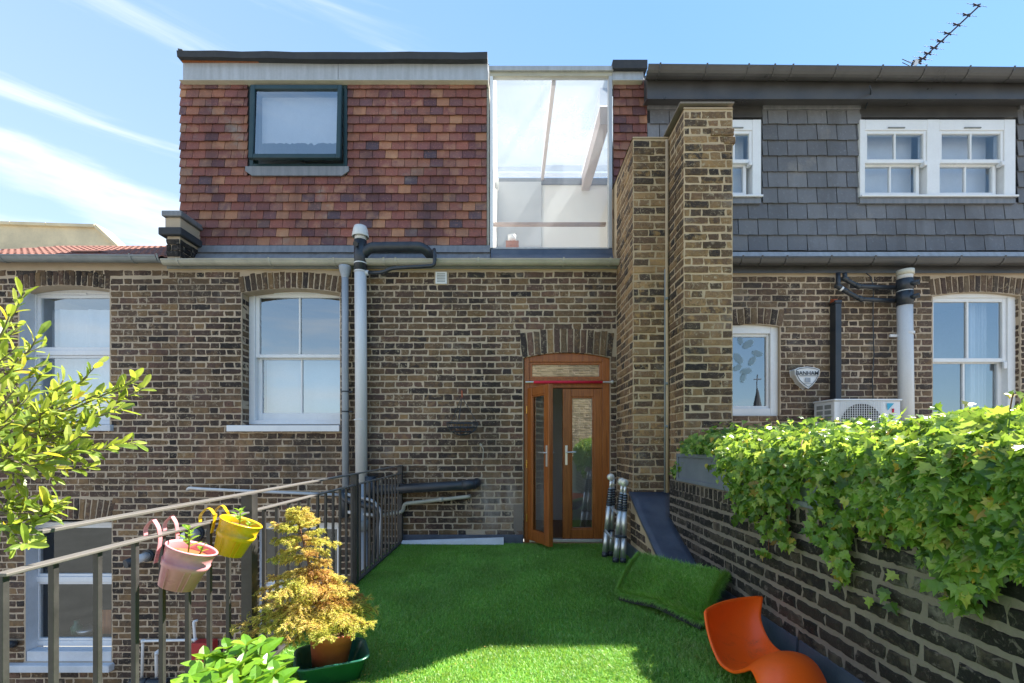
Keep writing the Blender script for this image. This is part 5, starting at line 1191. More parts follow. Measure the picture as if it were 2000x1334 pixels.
# ================================================================ shrub at the left edge
sh = thing('leafy_shrub', (-1.75, 1.35, -.3), 'sunlit yellow-green leafy shrub reaching in from the left edge', 'shrub')
LE = [(0, 0), (.07, .12), (.13, .35), (.165, .6), (.14, .82), (.06, .96), (0, 1), (-.06, .96), (-.14, .82), (-.165, .6), (-.13, .35), (-.07, .12)]
LET = [leaf_t([(x*random.uniform(.85, 1.15), y) for x, y in LE], random.uniform(.1, .5), random.uniform(-.15, .35)) for _ in range(8)]
root = Vector((-1.72, 1.35, .9)); its = []; mb = MB(); trunk = MB()
trunk.tube([(-1.9, 1.35, -.3), (-1.85, 1.35, .3), (-1.75, 1.37, .8), root], [.035, .03, .022, .016], 10)
def leafy(pts, n0=.35, dens=1.0, s=.049):
    """whorl at the tip, alternate leaves along the outer part"""
    L = len(pts)
    tot = sum((pts[i+1]-pts[i]).length for i in range(L-1)); nl = max(4, int(tot*(1-n0)*dens/.012))
    for k in range(nl):
        f = n0+(1-n0)*((k+.5)/nl)**.8; q = f*(L-1); i = min(int(q), L-2); p = pts[i].lerp(pts[i+1], q-i); d0 = (pts[i+1]-pts[i]).normalized()
        az_ = k*2.4+random.uniform(-.3, .3); u_ = d0.cross(Vector((0, 0, 1))); u_ = u_.normalized() if u_.length > .01 else Vector((1, 0, 0)); v_ = d0.cross(u_)
        r_ = u_*math.cos(az_)+v_*math.sin(az_); op = random.uniform(.35, .9) if f > .85 else random.uniform(.7, 1.3)
        d = (d0+r_*op+Vector((0, 0, .18))).normalized(); nm = (d0*.8-r_*.5+Vector((0, 0, .5))+Vector([random.gauss(0, .3) for _ in range(3)])); n_ = (nm-d*nm.dot(d)).normalized(); x = d.cross(n_)
        s_ = s*random.uniform(.65, 1.2)
        its.append((random.randrange(8), Matrix(((x.x*s_, d.x*s_, n_.x*s_, p.x), (x.y*s_, d.y*s_, n_.y*s_, p.y), (x.z*s_, d.z*s_, n_.z*s_, p.z), (0, 0, 0, 1)))))
def branch(p0, p1, sag=.05, r=.006, subs=4, dens=1.0, subl=.16, n0=.3):
    n = 9; pts = []
    for i in range(n+1):
        t = i/n; p = p0.lerp(p1, t); p = p+Vector((0, 0, -sag*math.sin(math.pi*t)*.6+.02*noise.noise(Vector((t*3, p1.x*9, p1.z*9))))); p.y += .02*noise.noise(Vector((t*3, p1.z*9, 3))); pts.append(p)
    mb.tube(pts, [r*(1-.7*i/n) for i in range(n+1)], 6); leafy(pts, .55, dens)
    d = (p1-p0).normalized()
    for k in range(subs):
        t = random.uniform(n0, .92); i = int(t*n); q = pts[i]; dd = (d+Vector((random.uniform(-.5, .5), random.uniform(-.8, .8), random.uniform(-.45, .75)))).normalized(); l = subl*random.uniform(.5, 1.15)
        sp = [q+dd*l*j/4+Vector((0, 0, .012*(j/4)**2)) for j in range(5)]; mb.tube(sp, [.0022, .002, .0018, .0015, .001], 5); leafy(sp, .25, dens*.9)
tips = [(48, 575, 1.3), (20, 610, 1.2), (75, 655, 1.35), (35, 700, 1.25), (80, 735, 1.3), (125, 745, 1.4), (170, 735, 1.4), (110, 790, 1.25), (215, 765, 1.35), (262, 735, 1.4), (285, 760, 1.38), (240, 800, 1.3), (180, 820, 1.3), (262, 862, 1.35), (220, 870, 1.3), (150, 870, 1.22), (190, 915, 1.35), (90, 905, 1.2), (60, 930, 1.3), (20, 890, 1.15), (20, 820, 1.15), (10, 750, 1.15), (130, 770, 1.5), (60, 850, 1.45), (200, 790, 1.5)]
for x, y, Yt in tips:
    tip = P(x, y, Yt); far = (x > 150)
    p0 = P(-60-random.uniform(0, 80), 900+random.uniform(-60, 40) if y > 700 else 820, Yt+.05)
    branch(p0, tip, .05, .0058, 3 if x < 150 else 3, .9, .14 if x < 150 else .12, .35)
for x, y, Yt in [(110, 985, 1.16), (85, 1000, 1.14), (60, 1020, 1.12), (30, 1030, 1.12), (20, 990, 1.15), (60, 1055, 1.1)]:
    branch(P(-90, 985, Yt), P(x, y, Yt), .02, .004, 3, .8, .07, .4)
trunk.build('trunk', 'bark', sh, smooth=True); mb.build('branch', 'bark', sh, smooth=True)
its.sort(key=lambda q: -(q[1].translation.x)+abs(q[1].translation.y-1.3)); its = [q for q in its if q[1].translation.y > .8]
pieces('leaf', 'leaves', LET, its, MT['shrubleaf'], sh)

# ================================================================ broad-leaved plant at the bottom
hy = thing('broad_leaved_plant', (-.82, 1.3, 0), 'fresh green broad-leaved bush at the bottom edge in front of the small conifer', 'plant')
HL = [(0, 0), (.12, .06), (.24, .2), (.31, .38), (.30, .55), (.22, .75), (.1, .92), (0, 1.02), (-.1, .92), (-.22, .75), (-.30, .55), (-.31, .38), (-.24, .2), (-.12, .06)]
def serr(): return [(x*(1+(.06 if i % 2 else -.05)), y) for i, (x, y) in enumerate(HL)]
HT = [leaf_t(serr(), random.uniform(.15, .4), random.uniform(.1, .4)) for _ in range(6)]
its = []; mb = MB()
for (x, y, Yt) in [(380, 1325, 1.28), (400, 1288, 1.38), (445, 1268, 1.45), (482, 1262, 1.42), (510, 1262, 1.48), (520, 1300, 1.38), (535, 1318, 1.32), (470, 1300, 1.32), (430, 1312, 1.25), (500, 1330, 1.25), (455, 1345, 1.18), (400, 1350, 1.2), (545, 1345, 1.28), (350, 1350, 1.25), (420, 1290, 1.45), (465, 1280, 1.5), (495, 1290, 1.5)]:
    tip = P(x, y, Yt); b0 = Vector((-.82+random.uniform(-.06, .06), 1.3+random.uniform(-.06, .06), .15)); pts = [b0.lerp(tip, k/6)+Vector((0, 0, .05*math.sin(k/6*math.pi))) for k in range(7)]; MB().tube(pts, .0035, 6).build('stem', 'shrubleaf', hy)
    for lay_ in range(5):
        for k in range(3 if lay_ else 4):
            az_ = lay_*1.1+k*2.09+random.uniform(-.3, .3); q = tip-Vector((0, 0, lay_*.032)); el_ = (1.0, .55, .3, .12, 0)[lay_]+random.uniform(-.15, .15)
            d = Vector((math.cos(az_), math.sin(az_), el_)).normalized(); nm = Vector((-.3*math.cos(az_), -.3*math.sin(az_), 1))+Vector([random.gauss(0, .18) for _ in range(3)]); n_ = (nm-d*nm.dot(d)).normalized(); xx = d.cross(n_); s_ = (.05, .075, .09, .095, .09)[lay_]*random.uniform(.8, 1.15)
            its.append((random.randrange(6), Matrix(((xx.x*s_, d.x*s_, n_.x*s_, q.x), (xx.y*s_, d.y*s_, n_.y*s_, q.y), (xx.z*s_, d.z*s_, n_.z*s_, q.z), (0, 0, 0, 1)))))
its.sort(key=lambda q: -q[1].translation.z); pieces('leaf', 'leaves', HT, its, MT['hydrangea'], hy)
pt = MB().lathe((-.82, 1.3, -.01), [(0, 0), (.11, 0), (.15, .24), (.155, .25), (.14, .25), (.13, .2), (0, .19)], 28).build('plant_pot', 'terracotta', None, smooth=True); props(pt, 'round pot out of which the broad-leaved bush grows', 'plant pot')

# ================================================================ small conifer in its pot and tub
cc = P(640, 1300, 2.24); cc.z = 0
tub = thing('plastic_tub', cc, 'dark green plastic tub holding the terracotta pot of the conifer', 'tub')
def rrect(a_, b_, r, n=6):
    o = []
    for cx_, cy_, s in ((a_-r, b_-r, 0), (-a_+r, b_-r, 1), (-a_+r, -b_+r, 2), (a_-r, -b_+r, 3)):
        for k in range(n+1): t = (s+k/n)*math.pi/2; o.append((cx_+r*math.cos(t), cy_+r*math.sin(t)))
    return o
Rz = Matrix.Rotation(R_(24), 3, 'Z'); vs = []; fs = []; rings = [(.118, .098, .0), (.13, .11, .003), (.158, .132, .100), (.170, .144, .103), (.170, .144, .110), (.160, .134, .111), (.152, .127, .105), (.125, .105, .012), (.0001, .0001, .012)]
for a_, b_, h in rings: vs += [cc+Vector((.02, .0, 0))+Rz @ Vector((x, y, h)) for x, y in rrect(a_, b_, min(a_, b_)*.45)]
k = len(rrect(1, 1, .3))
for i in range(len(rings)-1):
    for j in range(k): fs.append((i*k+j, i*k+(j+1) % k, (i+1)*k+(j+1) % k, (i+1)*k+j))
MB().add(vs, fs+[tuple(range(k-1, -1, -1))]).build('tub_shell', 'green_tub', tub, smooth=True)
tp = thing('flower_pot', cc+Vector((0, 0, .013)), 'terracotta-coloured plant pot standing in the green tub', 'plant pot')
c0 = cc+Vector((.005, .01, .013)); Rm = Matrix.Rotation(R_(4), 3, 'Y')
MB().lathe(c0, [(0, 0), (.077, 0), (.099, .165), (.105, .167), (.110, .205), (.108, .209), (.100, .208), (.096, .17), (0, .17)], 36, Rm).build('pot_shell', 'terracotta', tp, smooth=True)
MB().lathe(c0, [(.098, .182), (.05, .195), (0, .2)], 24, Rm).build('soil', 'soil', tp)
cf = thing('conifer', c0+Vector((0, 0, .195)), 'small yellowing spruce turning brown, in a pot beside the railing', 'conifer')
base = c0+Vector((0, 0, .195)); tipp = P(578, 1000, 2.30)
tr = [base, base.lerp(tipp, .3)+Vector((-.012, 0, 0)), base.lerp(tipp, .6)+Vector((-.008, 0, 0)), tipp]
MB().tube(tr, [.011, .008, .005, .002], 8).build('trunk', 'twig', cf, smooth=True)
tw = MB(); segs = []
def twig(p, d, l, r=.0013):
    pts = [p]; q = p
    for k in range(3): q = q+d*(l/3)+Vector((0, 0, -.0012*k)); pts.append(q)
    segs.append((pts, l)); tw.tube(pts, r, 4, cap=False)
def tpos(f):
    q = f*3; i = min(int(q), 2); return tr[i].lerp(tr[i+1], q-i)
# (height fraction, reach): two tiers of foliage with a thin waist
tiers = []
for f, reach, nb in ((.13, .22, 9), (.17, .27, 11), (.21, .28, 12), (.25, .27, 12), (.31, .25, 11), (.37, .235, 11), (.43, .215, 10), (.49, .19, 9), (.55, .15, 7), (.62, .10, 5), (.68, .08, 4), (.75, .125, 7), (.81, .13, 7), (.86, .11, 6), (.91, .085, 5), (.95, .055, 4), (.99, .03, 3)):
    nb = max(3, int(nb*.78))
    for k in range(nb):
        az_ = k/nb*6.283+random.uniform(-.3, .3)+f*9; rr = reach*random.uniform(.62, 1.25)
        if f < .6: rr *= 1.0-.16*math.cos(az_)
        p0 = tpos(f+random.uniform(-.02, .02)); el_ = (-.12 if f > .2 else .12)+(.5 if f > .85 else .12)*f+random.uniform(-.12, .2); d = Vector((math.cos(az_), math.sin(az_), el_)).normalized()
        n = 7; pts = [p0+d*rr*i/n+Vector((0, 0, -.26*rr*(i/n)**2+(.02 if i == n else 0))) for i in range(n+1)]
        tw.tube(pts, [.0028*(1-.6*i/n) for i in range(n+1)], 5, cap=False)
        for i in range(2, n+1):
            twig(pts[i-1], d, rr/n*1.15)
            for sgn in (-1, 1):
                sd = (d*.75+d.cross(Vector((0, 0, 1))).normalized()*sgn*random.uniform(.6, .95)+Vector((0, 0, random.uniform(-.45, .12)))).normalized()
                ln = (.035+.03*random.random())*(1.15-.35*i/n)*(1 if f < .6 else .75); twig(pts[i], sd, ln)
                if random.random() < .7: twig(pts[i]+sd*ln*.5, (sd+Vector((0, 0, -.4))+d*sgn*.1+Vector([random.gauss(0, .3) for _ in range(3)])).normalized(), ln*.7)
tw.build('twig', 'twig', cf)
NV = tmpl([(-.07, 0, 0), (.07, 0, 0), (.10, .5, .02), (0, 1, .06), (-.10, .5, .02)], [(0, 1, 2, 3, 4)])
Ms = []; RN = []
for pts, l in segs:
    nn_ = int(l/.0016*1.25)+6; tone = .5+.5*noise.noise(Vector(pts[0])*9+Vector((3, 1, 4)))*1.5; hgt = (pts[0].z-base.z); inner = max(0, 1-math.hypot(pts[0].x-base.x, pts[0].y-base.y)/.13)
    for k in range(nn_):
        f = (k+.5)/nn_; q = f*3; i = min(int(q), 2); p = pts[i].lerp(pts[i+1], q-i); d0 = (pts[i+1]-pts[i]).normalized(); az_ = random.random()*6.283
        u_ = d0.cross(Vector((.1, .2, 1))).normalized(); v_ = d0.cross(u_); d = (d0*.9+(u_*math.cos(az_)+v_*math.sin(az_))).normalized(); n_ = d.cross(Vector((random.random()-.5, random.random()-.5, random.random()-.5))).normalized(); x = d.cross(n_); s_ = .0145*random.uniform(.7, 1.15)
        Ms.append(((x.x*s_, d.x*s_, n_.x*s_, p.x), (x.y*s_, d.y*s_, n_.y*s_, p.y), (x.z*s_, d.z*s_, n_.z*s_, p.z), (0, 0, 0, 1)))
        RN.append(min(.99, max(0, .33+inner*.33+(.5-tone)*1.15+random.uniform(-.13, .13)-(.15 if hgt > .5 else 0))))
joined('needles', [NV], np.zeros(len(Ms), int), np.array(Ms), np.array(RN), MT['needle'], cf)

# ================================================================ orange chair shell
ch2 = thing('lounge_chair', (1.2, 2.1, 0), 'orange moulded plastic lounge chair shell without legs, lying on the grass by the parapet', 'chair')
rows = [((1377, 1197, 2.35), (1488, 1166, 2.60), .055), ((1379, 1215, 2.335), (1486, 1183, 2.58), .075), ((1385, 1243, 2.30), (1484, 1207, 2.54), .09), ((1395, 1272, 2.25), (1494, 1238, 2.46), .085), ((1409, 1298, 2.18), (1510, 1262, 2.36), .06), ((1432, 1313, 2.10), (1532, 1277, 2.26), .025), ((1452, 1311, 2.03), (1552, 1277, 2.18), -.012), ((1468, 1308, 1.97), (1573, 1283, 2.09), -.04), ((1480, 1330, 1.89), (1594, 1301, 2.0), -.055), ((1492, 1362, 1.81), (1612, 1335, 1.92), -.05), ((1500, 1405, 1.74), (1622, 1375, 1.85), -.04)]
def cat(p0, p1, p2, p3, t): return .5*((2*p1)+(-p0+p2)*t+(2*p0-5*p1+4*p2-p3)*t*t+(-p0+3*p1-3*p2+p3)*t**3)
Ls = [P(*r[0]) for r in rows]; Rs = [P(*r[1]) for r in rows]; Sg = [r[2] for r in rows]
sec = []
for i in range(len(rows)-1):
    a0, a1, a2, a3 = max(0, i-1), i, i+1, min(len(rows)-1, i+2)
    for k in range(4):
        t = k/4; sec.append((cat(Ls[a0], Ls[a1], Ls[a2], Ls[a3], t), cat(Rs[a0], Rs[a1], Rs[a2], Rs[a3], t), cat(Sg[a0], Sg[a1], Sg[a2], Sg[a3], t)))
sec.append((Ls[-1], Rs[-1], Sg[-1])); nj = 14; vs = []; fs = []
for i, (l, r, s) in enumerate(sec):
    pv = sec[max(0, i-1)]; nx_ = sec[min(len(sec)-1, i+1)]; tang = ((nx_[0]+nx_[1])-(pv[0]+pv[1])).normalized(); across = (r-l).normalized(); nrm = across.cross(tang).normalized()
    if nrm.z > 0: nrm = -nrm        # away from the sitter
    for j in range(nj+1):
        t = j/nj; p = l.lerp(r, t); bow = 1-(2*t-1)**2
        lip = max(0, abs(2*t-1)-.88)/.12
        if i < 3: p = p+Vector((0, 0, .012*bow*(3-i)/3))
        vs.append(p+nrm*(s*(bow**.75 if s > 0 else bow)+.0*lip))
for i in range(len(sec)-1):
    for j in range(nj): k = i*(nj+1)+j; fs.append((k, k+1, k+nj+2, k+nj+1))
zmin = min(v.z for v in vs); 
o = MB().add([(v.x, v.y, v.z) for v in vs], fs).build('shell', 'orange', ch2, smooth=True, solid=.009)
q = o.modifiers.new('bevel', 'BEVEL'); q.width = .003; q.segments = 2; q.limit_method = 'ANGLE'; q = o.modifiers.new('sub', 'SUBSURF'); q.levels = 1; q.render_levels = 1
# rolled rim
mb = MB(); rim = [s[0] for s in sec]; mb.tube(rim, .0065, 8); mb.tube([s[1] for s in sec], .0065, 8); mb.tube([Vector(vs[j]) for j in range(nj+1)], .0065, 8); mb.build('rim', 'orange', ch2, smooth=True)
for i_, j_ in ((17, 5), (18, 10)):
    p = Vector(vs[i_*(nj+1)+j_]); MB().lathe(p+Vector((-.002, -.006, .004)), [(0, .004), (.007, .004), (.008, 0)], 10, Matrix.Rotation(R_(20), 3, 'X')).build('bolt', 'darkmetal', ch2)

# ================================================================ telescopic ladder
ld = thing('telescopic_ladder', (1.03, 4.5, 0), 'folded telescopic aluminium ladder with black collars leaning beside the wooden doors', 'ladder')
def leg(bx, by, tx, ty, zt):
    b0, t0 = Vector((bx, by, .0)), Vector((tx, ty, zt)); f = lambda k: b0.lerp(t0, k)
    MB().tube([f(.0), f(.055)], .031, 14).build('foot', 'black_pipe', ld, smooth=True)
    MB().tube([f(.05), f(.30)], .028, 16).build('tube', 'steel', ld, smooth=True); MB().tube([f(.30), f(.32)], .031, 16).build('collar', 'black_pipe', ld, smooth=True); MB().tube([f(.32), f(.62)], .0275, 16).build('tube', 'steel', ld, smooth=True)
    for k in range(7): MB().tube([f(.62+k*.03), f(.645+k*.03)], .0305-.001*k, 14).build('collar', 'black_pipe', ld, smooth=True)
    mb = MB().tube([f(.62), f(.83)], .023, 14); mb.tube([f(.82), f(.95)], .016, 12); mb.build('tube', 'steel', ld, smooth=True)
    return f(.97)
h1 = leg(1.015, 4.40, 1.10, 4.47, .80); h2 = leg(1.085, 4.39, 1.125, 4.46, .79); h3 = leg(.955, 4.62, 1.04, 4.68, .83); h4 = leg(1.02, 4.66, 1.07, 4.72, .83)
for c, nm in ((h1, 1), (h2, 1), (h3, 1)):
    MB().lathe(c+Vector((-.01, -.02, .0)), [(0, .012), (.012, .012), (.034, .008), (.038, 0), (.038, -.012), (0, -.014)], 20, Matrix.Rotation(R_(-90), 3, 'X') @ Matrix.Rotation(R_(180), 3, 'X')).build('hinge', 'steel', ld, smooth=False)
MB().tube([(.985, 4.42, .23), (.96, 4.60, .27)], .013, 8).build('rung', 'steel', ld); MB().tube([(1.04, 4.42, .47), (1.03, 4.62, .50)], .013, 8).build('rung', 'steel', ld); MB().tube([(1.01, 4.37, .255), (1.09, 4.37, .255)], .012, 8).build('rung', 'black_pipe', ld)

# bits of dead leaf and needle lying on the grass
bit = [tmpl([(-.5, 0, 0), (-.1, -.28, .08), (.5, 0, 0), (.1, .3, .1)], [(0, 1, 2, 3)]), tmpl([(-.5, -.06, 0), (.5, -.06, .05), (.5, .06, .05), (-.5, .06, 0)], [(0, 1, 2, 3)])]
Ms = []; tt = []; RN = []
for _ in range(420):
    if random.random() < .7: x, y = cc.x+random.gauss(.12, .26), cc.y+random.gauss(0, .25)
    else: x, y = random.uniform(-1.2, 1.3), random.uniform(2, 5.2)
    if x < -1.25 or x > 1.35: continue
    s_ = random.uniform(.006, .014)
    Ms.append(np.array(Matrix.Translation((x, y, .012)) @ Matrix.Rotation(random.random()*6.3, 4, 'Z') @ Matrix.Rotation(random.gauss(0, .4), 4, 'X') @ Matrix.Diagonal((s_, s_, s_, 1)))); tt.append(random.randrange(2)); RN.append(random.uniform(.6, .99))
lit = joined('leaf_litter', bit, tt, np.array(Ms), np.array(RN), MT['needle'], None); props(lit, 'scattered dry needles and leaf bits on the grass round the green tub', 'leaf litter')
# ================================================================ pull-up bar across the doors
pb = thing('exercise_bar', (WX(1110), 5.25, WZ(746)), 'red padded exercise bar with chrome ends fixed across the wooden doors', 'exercise bar')
MB().tube([(WX(1042), 5.262, WZ(747)), (WX(1176), 5.262, WZ(747))], .017, 14).build('padding', 'redrubber', pb, smooth=True); MB().tube([(WX(1026), 5.262, WZ(747)), (WX(1042), 5.262, WZ(747))], .010, 10).build('bar_end', 'steel', pb); MB().tube([(WX(1176), 5.262, WZ(747)), (WX(1194), 5.262, WZ(747))], .010, 10).build('bar_end', 'steel', pb)
MB().tube([(WX(1193), 5.262, WZ(747)), (WX(1196), 5.262, WZ(747))], .024, 12).build('end_cap', 'steel', pb)

# ================================================================ pipes of the middle house
Yp = 5.20
dp = thing('downpipe', P(674, 950, Yp), 'blue-grey metal downpipe with a funnel head beside the sash window', 'drainpipe')
MB().tube([P(674, 540, Yp), P(674, 700, Yp), P(675, 955, Yp)], .038, 16).build('pipe', 'slate_pipe', dp, smooth=True)
c = P(674, 540, Yp); MB().lathe(c, [(.038, -.02), (.042, 0), (.068, .085), (.070, .115), (.062, .12)], 20).build('hopper', 'slate_pipe', dp, smooth=True)
for y in (765, 804): MB().tube([P(674, y, Yp)+Vector((0, 0, -.008)), P(674, y, Yp)+Vector((0, 0, .008))], .042, 14).build('pipe_clip', 'black_pipe', dp); box('clip_lug', 'black_pipe', dp, PX(682, Yp), PX(688, Yp), Yp-.01, Yp+.01, PZ(y+1.5, Yp), PZ(y-1.5, Yp), .002)
Yp = 5.16
sp = thing('soil_pipe', P(704, 950, Yp), 'thick pale grey soil pipe with a cowl top and black branch on the middle house', 'drainpipe')
MB().tube([P(704, 527, Yp), P(705, 700, Yp), P(706, 945, Yp)], .066, 24).build('pipe', 'grey_pipe', sp, smooth=True)
MB().tube([P(704, 530, Yp), P(704, 470, Yp)], .070, 24).build('branch_collar', 'black_pipe', sp, smooth=True); MB().tube([P(704, 472, Yp), P(704, 455, Yp)], .063, 24).build('pipe_top', 'grey_pipe', sp, smooth=True)
MB().lathe(P(704, 460, Yp), [(.09, -.02), (.093, -.012), (.082, .06), (.068, .10), (.03, .118), (0, .12)], 24).build('cowl', 'grey_pipe', sp, smooth=True)
mb = MB(); mb.tube([P(700, 476, Yp), P(694, 476, Yp-.10)], .028, 14); mb.build('side_inlet', 'black_pipe', sp, smooth=True)
for y in (515, 531, 820): MB().tube([P(704, y, Yp)+Vector((0, 0, -.006)), P(704, y, Yp)+Vector((0, 0, .006))], .072, 20).build('pipe_clip', 'grey_pipe', sp)
MB().tube(bend([P(706, 500, Yp), P(722, 483, Yp), P(826, 482, Yp), P(846, 505, Yp+.12)], .10), .056, 18).build('branch_pipe', 'black_pipe', sp, smooth=True)
MB().tube(bend([P(848, 487, Yp), P(849, 500, 5.10), P(849, 519, 5.10), P(765, 524, 5.11), P(748, 532, 5.13), P(718, 533, Yp)], .05), .020, 12).build('waste_pipe', 'black_pipe', sp, smooth=True); MB().tube([P(720, 533, Yp), P(708, 533, Yp)], .03, 14).build('pipe_boss', 'grey_pipe', sp, smooth=True)
for x, y in ((704, 945), (706, 1010)): pass
MB().tube([P(706, 942, Yp), P(707, 1140, Yp), P(707, 1345, Yp)], .068, 20).build('pipe', 'slate_pipe', sp, smooth=True)
# big black waste pipe low on the wall
wp = thing('waste_pipe', P(850, 950, 5.2), 'fat black waste pipe running along the wall from the soil pipe, above the grass', 'drainpipe')
MB().tube(bend([P(932, 942, 5.32), P(930, 944, 5.2), P(905, 948, 5.2), P(722, 958, 5.18)], .06), .054, 18).build('pipe', 'black_pipe', wp, smooth=True)
MB().tube([P(903, 948, 5.2), P(929, 945, 5.2)], .058, 18).build('pipe_collar', 'black_pipe', wp, smooth=True); MB().tube([P(722, 930, 5.18), P(722, 985, 5.18)], .072, 18).build('pipe_junction', 'black_pipe', wp, smooth=True)
g2 = thing('waste_pipe', P(850, 975, 5.22), 'thin grey waste pipe rising slightly below the fat black pipe', 'drainpipe')
MB().tube(bend([P(918, 969, 5.3), P(915, 970, 5.22), P(860, 976, 5.22), P(790, 984, 5.22), P(786, 1000, 5.22), P(735, 1008, 5.2)], .03), .022, 12).build('pipe', 'gutter', g2, smooth=True); MB().tube([P(858, 976, 5.22), P(866, 975, 5.22)], .027, 12).build('pipe_collar', 'gutter', g2, smooth=True)
jn = thing('drain_junction', P(700, 1000, 5.15), 'tangle of black bends and hoses around the soil pipe behind the railing', 'drainpipe')
MB().tube(bend([P(668, 960, 5.15), P(672, 975, 5.12), P(705, 985, 5.08), P(735, 990, 5.08), P(742, 1010, 5.1), P(728, 1110, 5.15)], .07), .036, 14).build('pipe', 'black_pipe', jn, smooth=True); MB().tube(bend([P(664, 962, 5.16), P(680, 966, 5.12), P(730, 978, 5.05), P(745, 1000, 5.08), P(735, 1140, 5.12)], .06), .018, 10).build('hose', 'slate_pipe', jn, smooth=True)
MB().tube([P(707, 1015, 5.14), P(707, 1035, 5.14)], .078, 20).build('pipe_collar', 'gutter_grey', jn, smooth=True); MB().tube(bend([P(680, 1000, 5.18), P(700, 1003, 5.12), P(733, 1006, 5.12)], .03), .02, 10).build('pipe', 'grey_pipe', jn, smooth=True); MB().tube([P(672, 955, 5.2), P(675, 1010, 5.2)], .045, 14).build('pipe', 'black_pipe', jn, smooth=True)
c1 = MB().tube(bend([P(366, 957, 5.26), P(369, 953, 5.24), P(395, 955, 5.23), P(668, 967, 5.23)], .02), .017, 10).build('overflow_pipe', 'grey_pipe', None, smooth=True); props(c1, 'long thin pale pipe crossing the brickwork under the sash window', 'pipe')
for (x, y, r, nm, lb) in ((290, 1085, .048, 'flue', 'short white boiler flue stub with black collar, left of the pink pot'), (385, 1041, .058, 'flue', 'white boiler flue stub with black collar behind the pots, larger of the two')):
    fl = thing('flue_terminal', P(x, y, 5.28), lb, 'flue', 'boiler flues on the wall')
    c = P(x, y, 5.28); MB().tube([c+Vector((0, .01, 0)), c+Vector((0, -.03, 0))], r*1.45, 20).build('wall_collar', 'black_pipe', fl, smooth=True); MB().tube([c+Vector((0, -.03, 0)), c+Vector((-.0, -.20, -.01))], r, 18).build('flue_pipe', 'white', fl, smooth=True)
    if x == 290: MB().tube([c+Vector((-.0, -.18, -.01)), c+Vector((-.04, -.27, -.03))], r*1.02, 16).build('flue_end', 'black_pipe', fl, smooth=True)
wpx = thing('overflow_pipe', P(330, 1250, 5.25), 'thin white plastic pipe stepping down the wall low behind the balusters', 'pipe')
MB().tube(bend([P(386, 1212, 5.27), P(378, 1214, 5.24), P(381, 1250, 5.24), P(279, 1252, 5.24), P(277, 1330, 5.24)], .025), .015, 10).build('pipe', 'white', wpx, smooth=True); MB().tube(bend([P(312, 1270, 5.27), P(305, 1274, 5.24), P(306, 1330, 5.24)], .02), .017, 10).build('pipe', 'white', wpx, smooth=True)
for x, y in ((381, 1250), (279, 1252), (306, 1276)): MB().tube([P(x, y+3, 5.24), P(x, y-3, 5.24)], .021, 10).build('pipe_elbow', 'white', wpx, smooth=True)
rb = thing('meter_box', P(410, 1270, 5.2), 'dark red metal box fixed low on the wall behind the railing', 'box'); box('box_body', 'red', rb, WX(391), WX(427), YW-.16, YW-.01, WZ(1297), WZ(1246), .008); box('box_lid', 'red', rb, WX(389), WX(429), YW-.175, YW-.161, WZ(1299), WZ(1244), .004)
bs = thing('waste_stub', P(15, 1262, 5.25), 'black waste pipe stub on the wall at the lower left edge', 'pipe'); MB().tube(bend([P(28, 1258, 5.3), P(22, 1258, 5.2), P(-20, 1262, 5.18)], .04), .04, 12).build('pipe', 'black_pipe', bs, smooth=True)
lw = thing('waste_pipe', P(330, 1332, 5.2), 'black waste pipe at the foot of the brickwork at the bottom left', 'pipe'); MB().tube([P(255, 1334, 5.2), P(330, 1333, 5.2)], .045, 14).build('pipe', 'black_pipe', lw, smooth=True); MB().tube([P(275, 1334, 5.2), P(288, 1333, 5.2)], .052, 14).build('pipe_collar', 'black_pipe', lw, smooth=True)
# hanging basket
hb = thing('hanging_basket', P(903, 835, 5.1), 'empty wire hanging basket on a rusty bracket to the left of the doors', 'hanging basket')
cb = P(903, 826, 5.13); R0 = .178; mb = MB()
for h, r in ((0, R0), (-.05, R0*.93), (-.10, R0*.68), (-.135, R0*.3)): mb.tube([cb+Vector((r*math.cos(k*.3142), r*.85*math.sin(k*.3142), h)) for k in range(21)], .006, 6)
mb.build('basket_ring', 'black_pipe', hb); mb = MB()
for k in range(14):
    a_ = k*.4488; mb.tube([cb+Vector((R0*math.sin(t*1.571)*math.cos(a_+.25*t), R0*.85*math.sin(t*1.571)*math.sin(a_+.25*t), -.14*math.cos(t*1.571))) for t in (0, .25, .5, .75, 1)], .004, 5)
mb.build('basket_wire', 'black_pipe', hb); mb = MB(); tp_ = P(902, 775, 5.15)
for k in range(3): a_ = k*2.09+.4; mb.tube([cb+Vector((R0*math.cos(a_), R0*.85*math.sin(a_), 0)), tp_], .0042, 5)
mb.build('chain', 'black_pipe', hb); MB().tube(bend([P(902, 765, 5.29), P(902, 763, 5.24), P(903, 779, 5.2), P(901, 777, 5.15)], .03), .009, 8).build('bracket', 'terracotta', hb)
mb = MB()
for k in range(110): a_ = random.random()*6.28; r = random.random()*.12; p = cb+Vector((r*math.cos(a_), r*math.sin(a_), -.12+r*.4)); mb.tube([p, p+Vector((random.uniform(-.05, .05), random.uniform(-.05, .05), random.uniform(-.01, .03)))], .0015, 4)
mb.build('dry_moss', 'twig', hb)
hk = MB(); hk.tube(bend([P(938, 866, 5.29), P(938, 868, 5.25), P(944, 876, 5.25), P(943, 900, 5.255)], .02), .005, 6); hk.lathe(P(939, 869, 5.27), [(0, -.02), (.016, -.02), (.016, 0), (0, 0)], 10, Matrix.Rotation(R_(90), 3, 'X')); o = hk.build('wall_hook', 'gutter', None); props(o, 'small metal hook with a dangling cord below and right of the wire basket', 'hook')
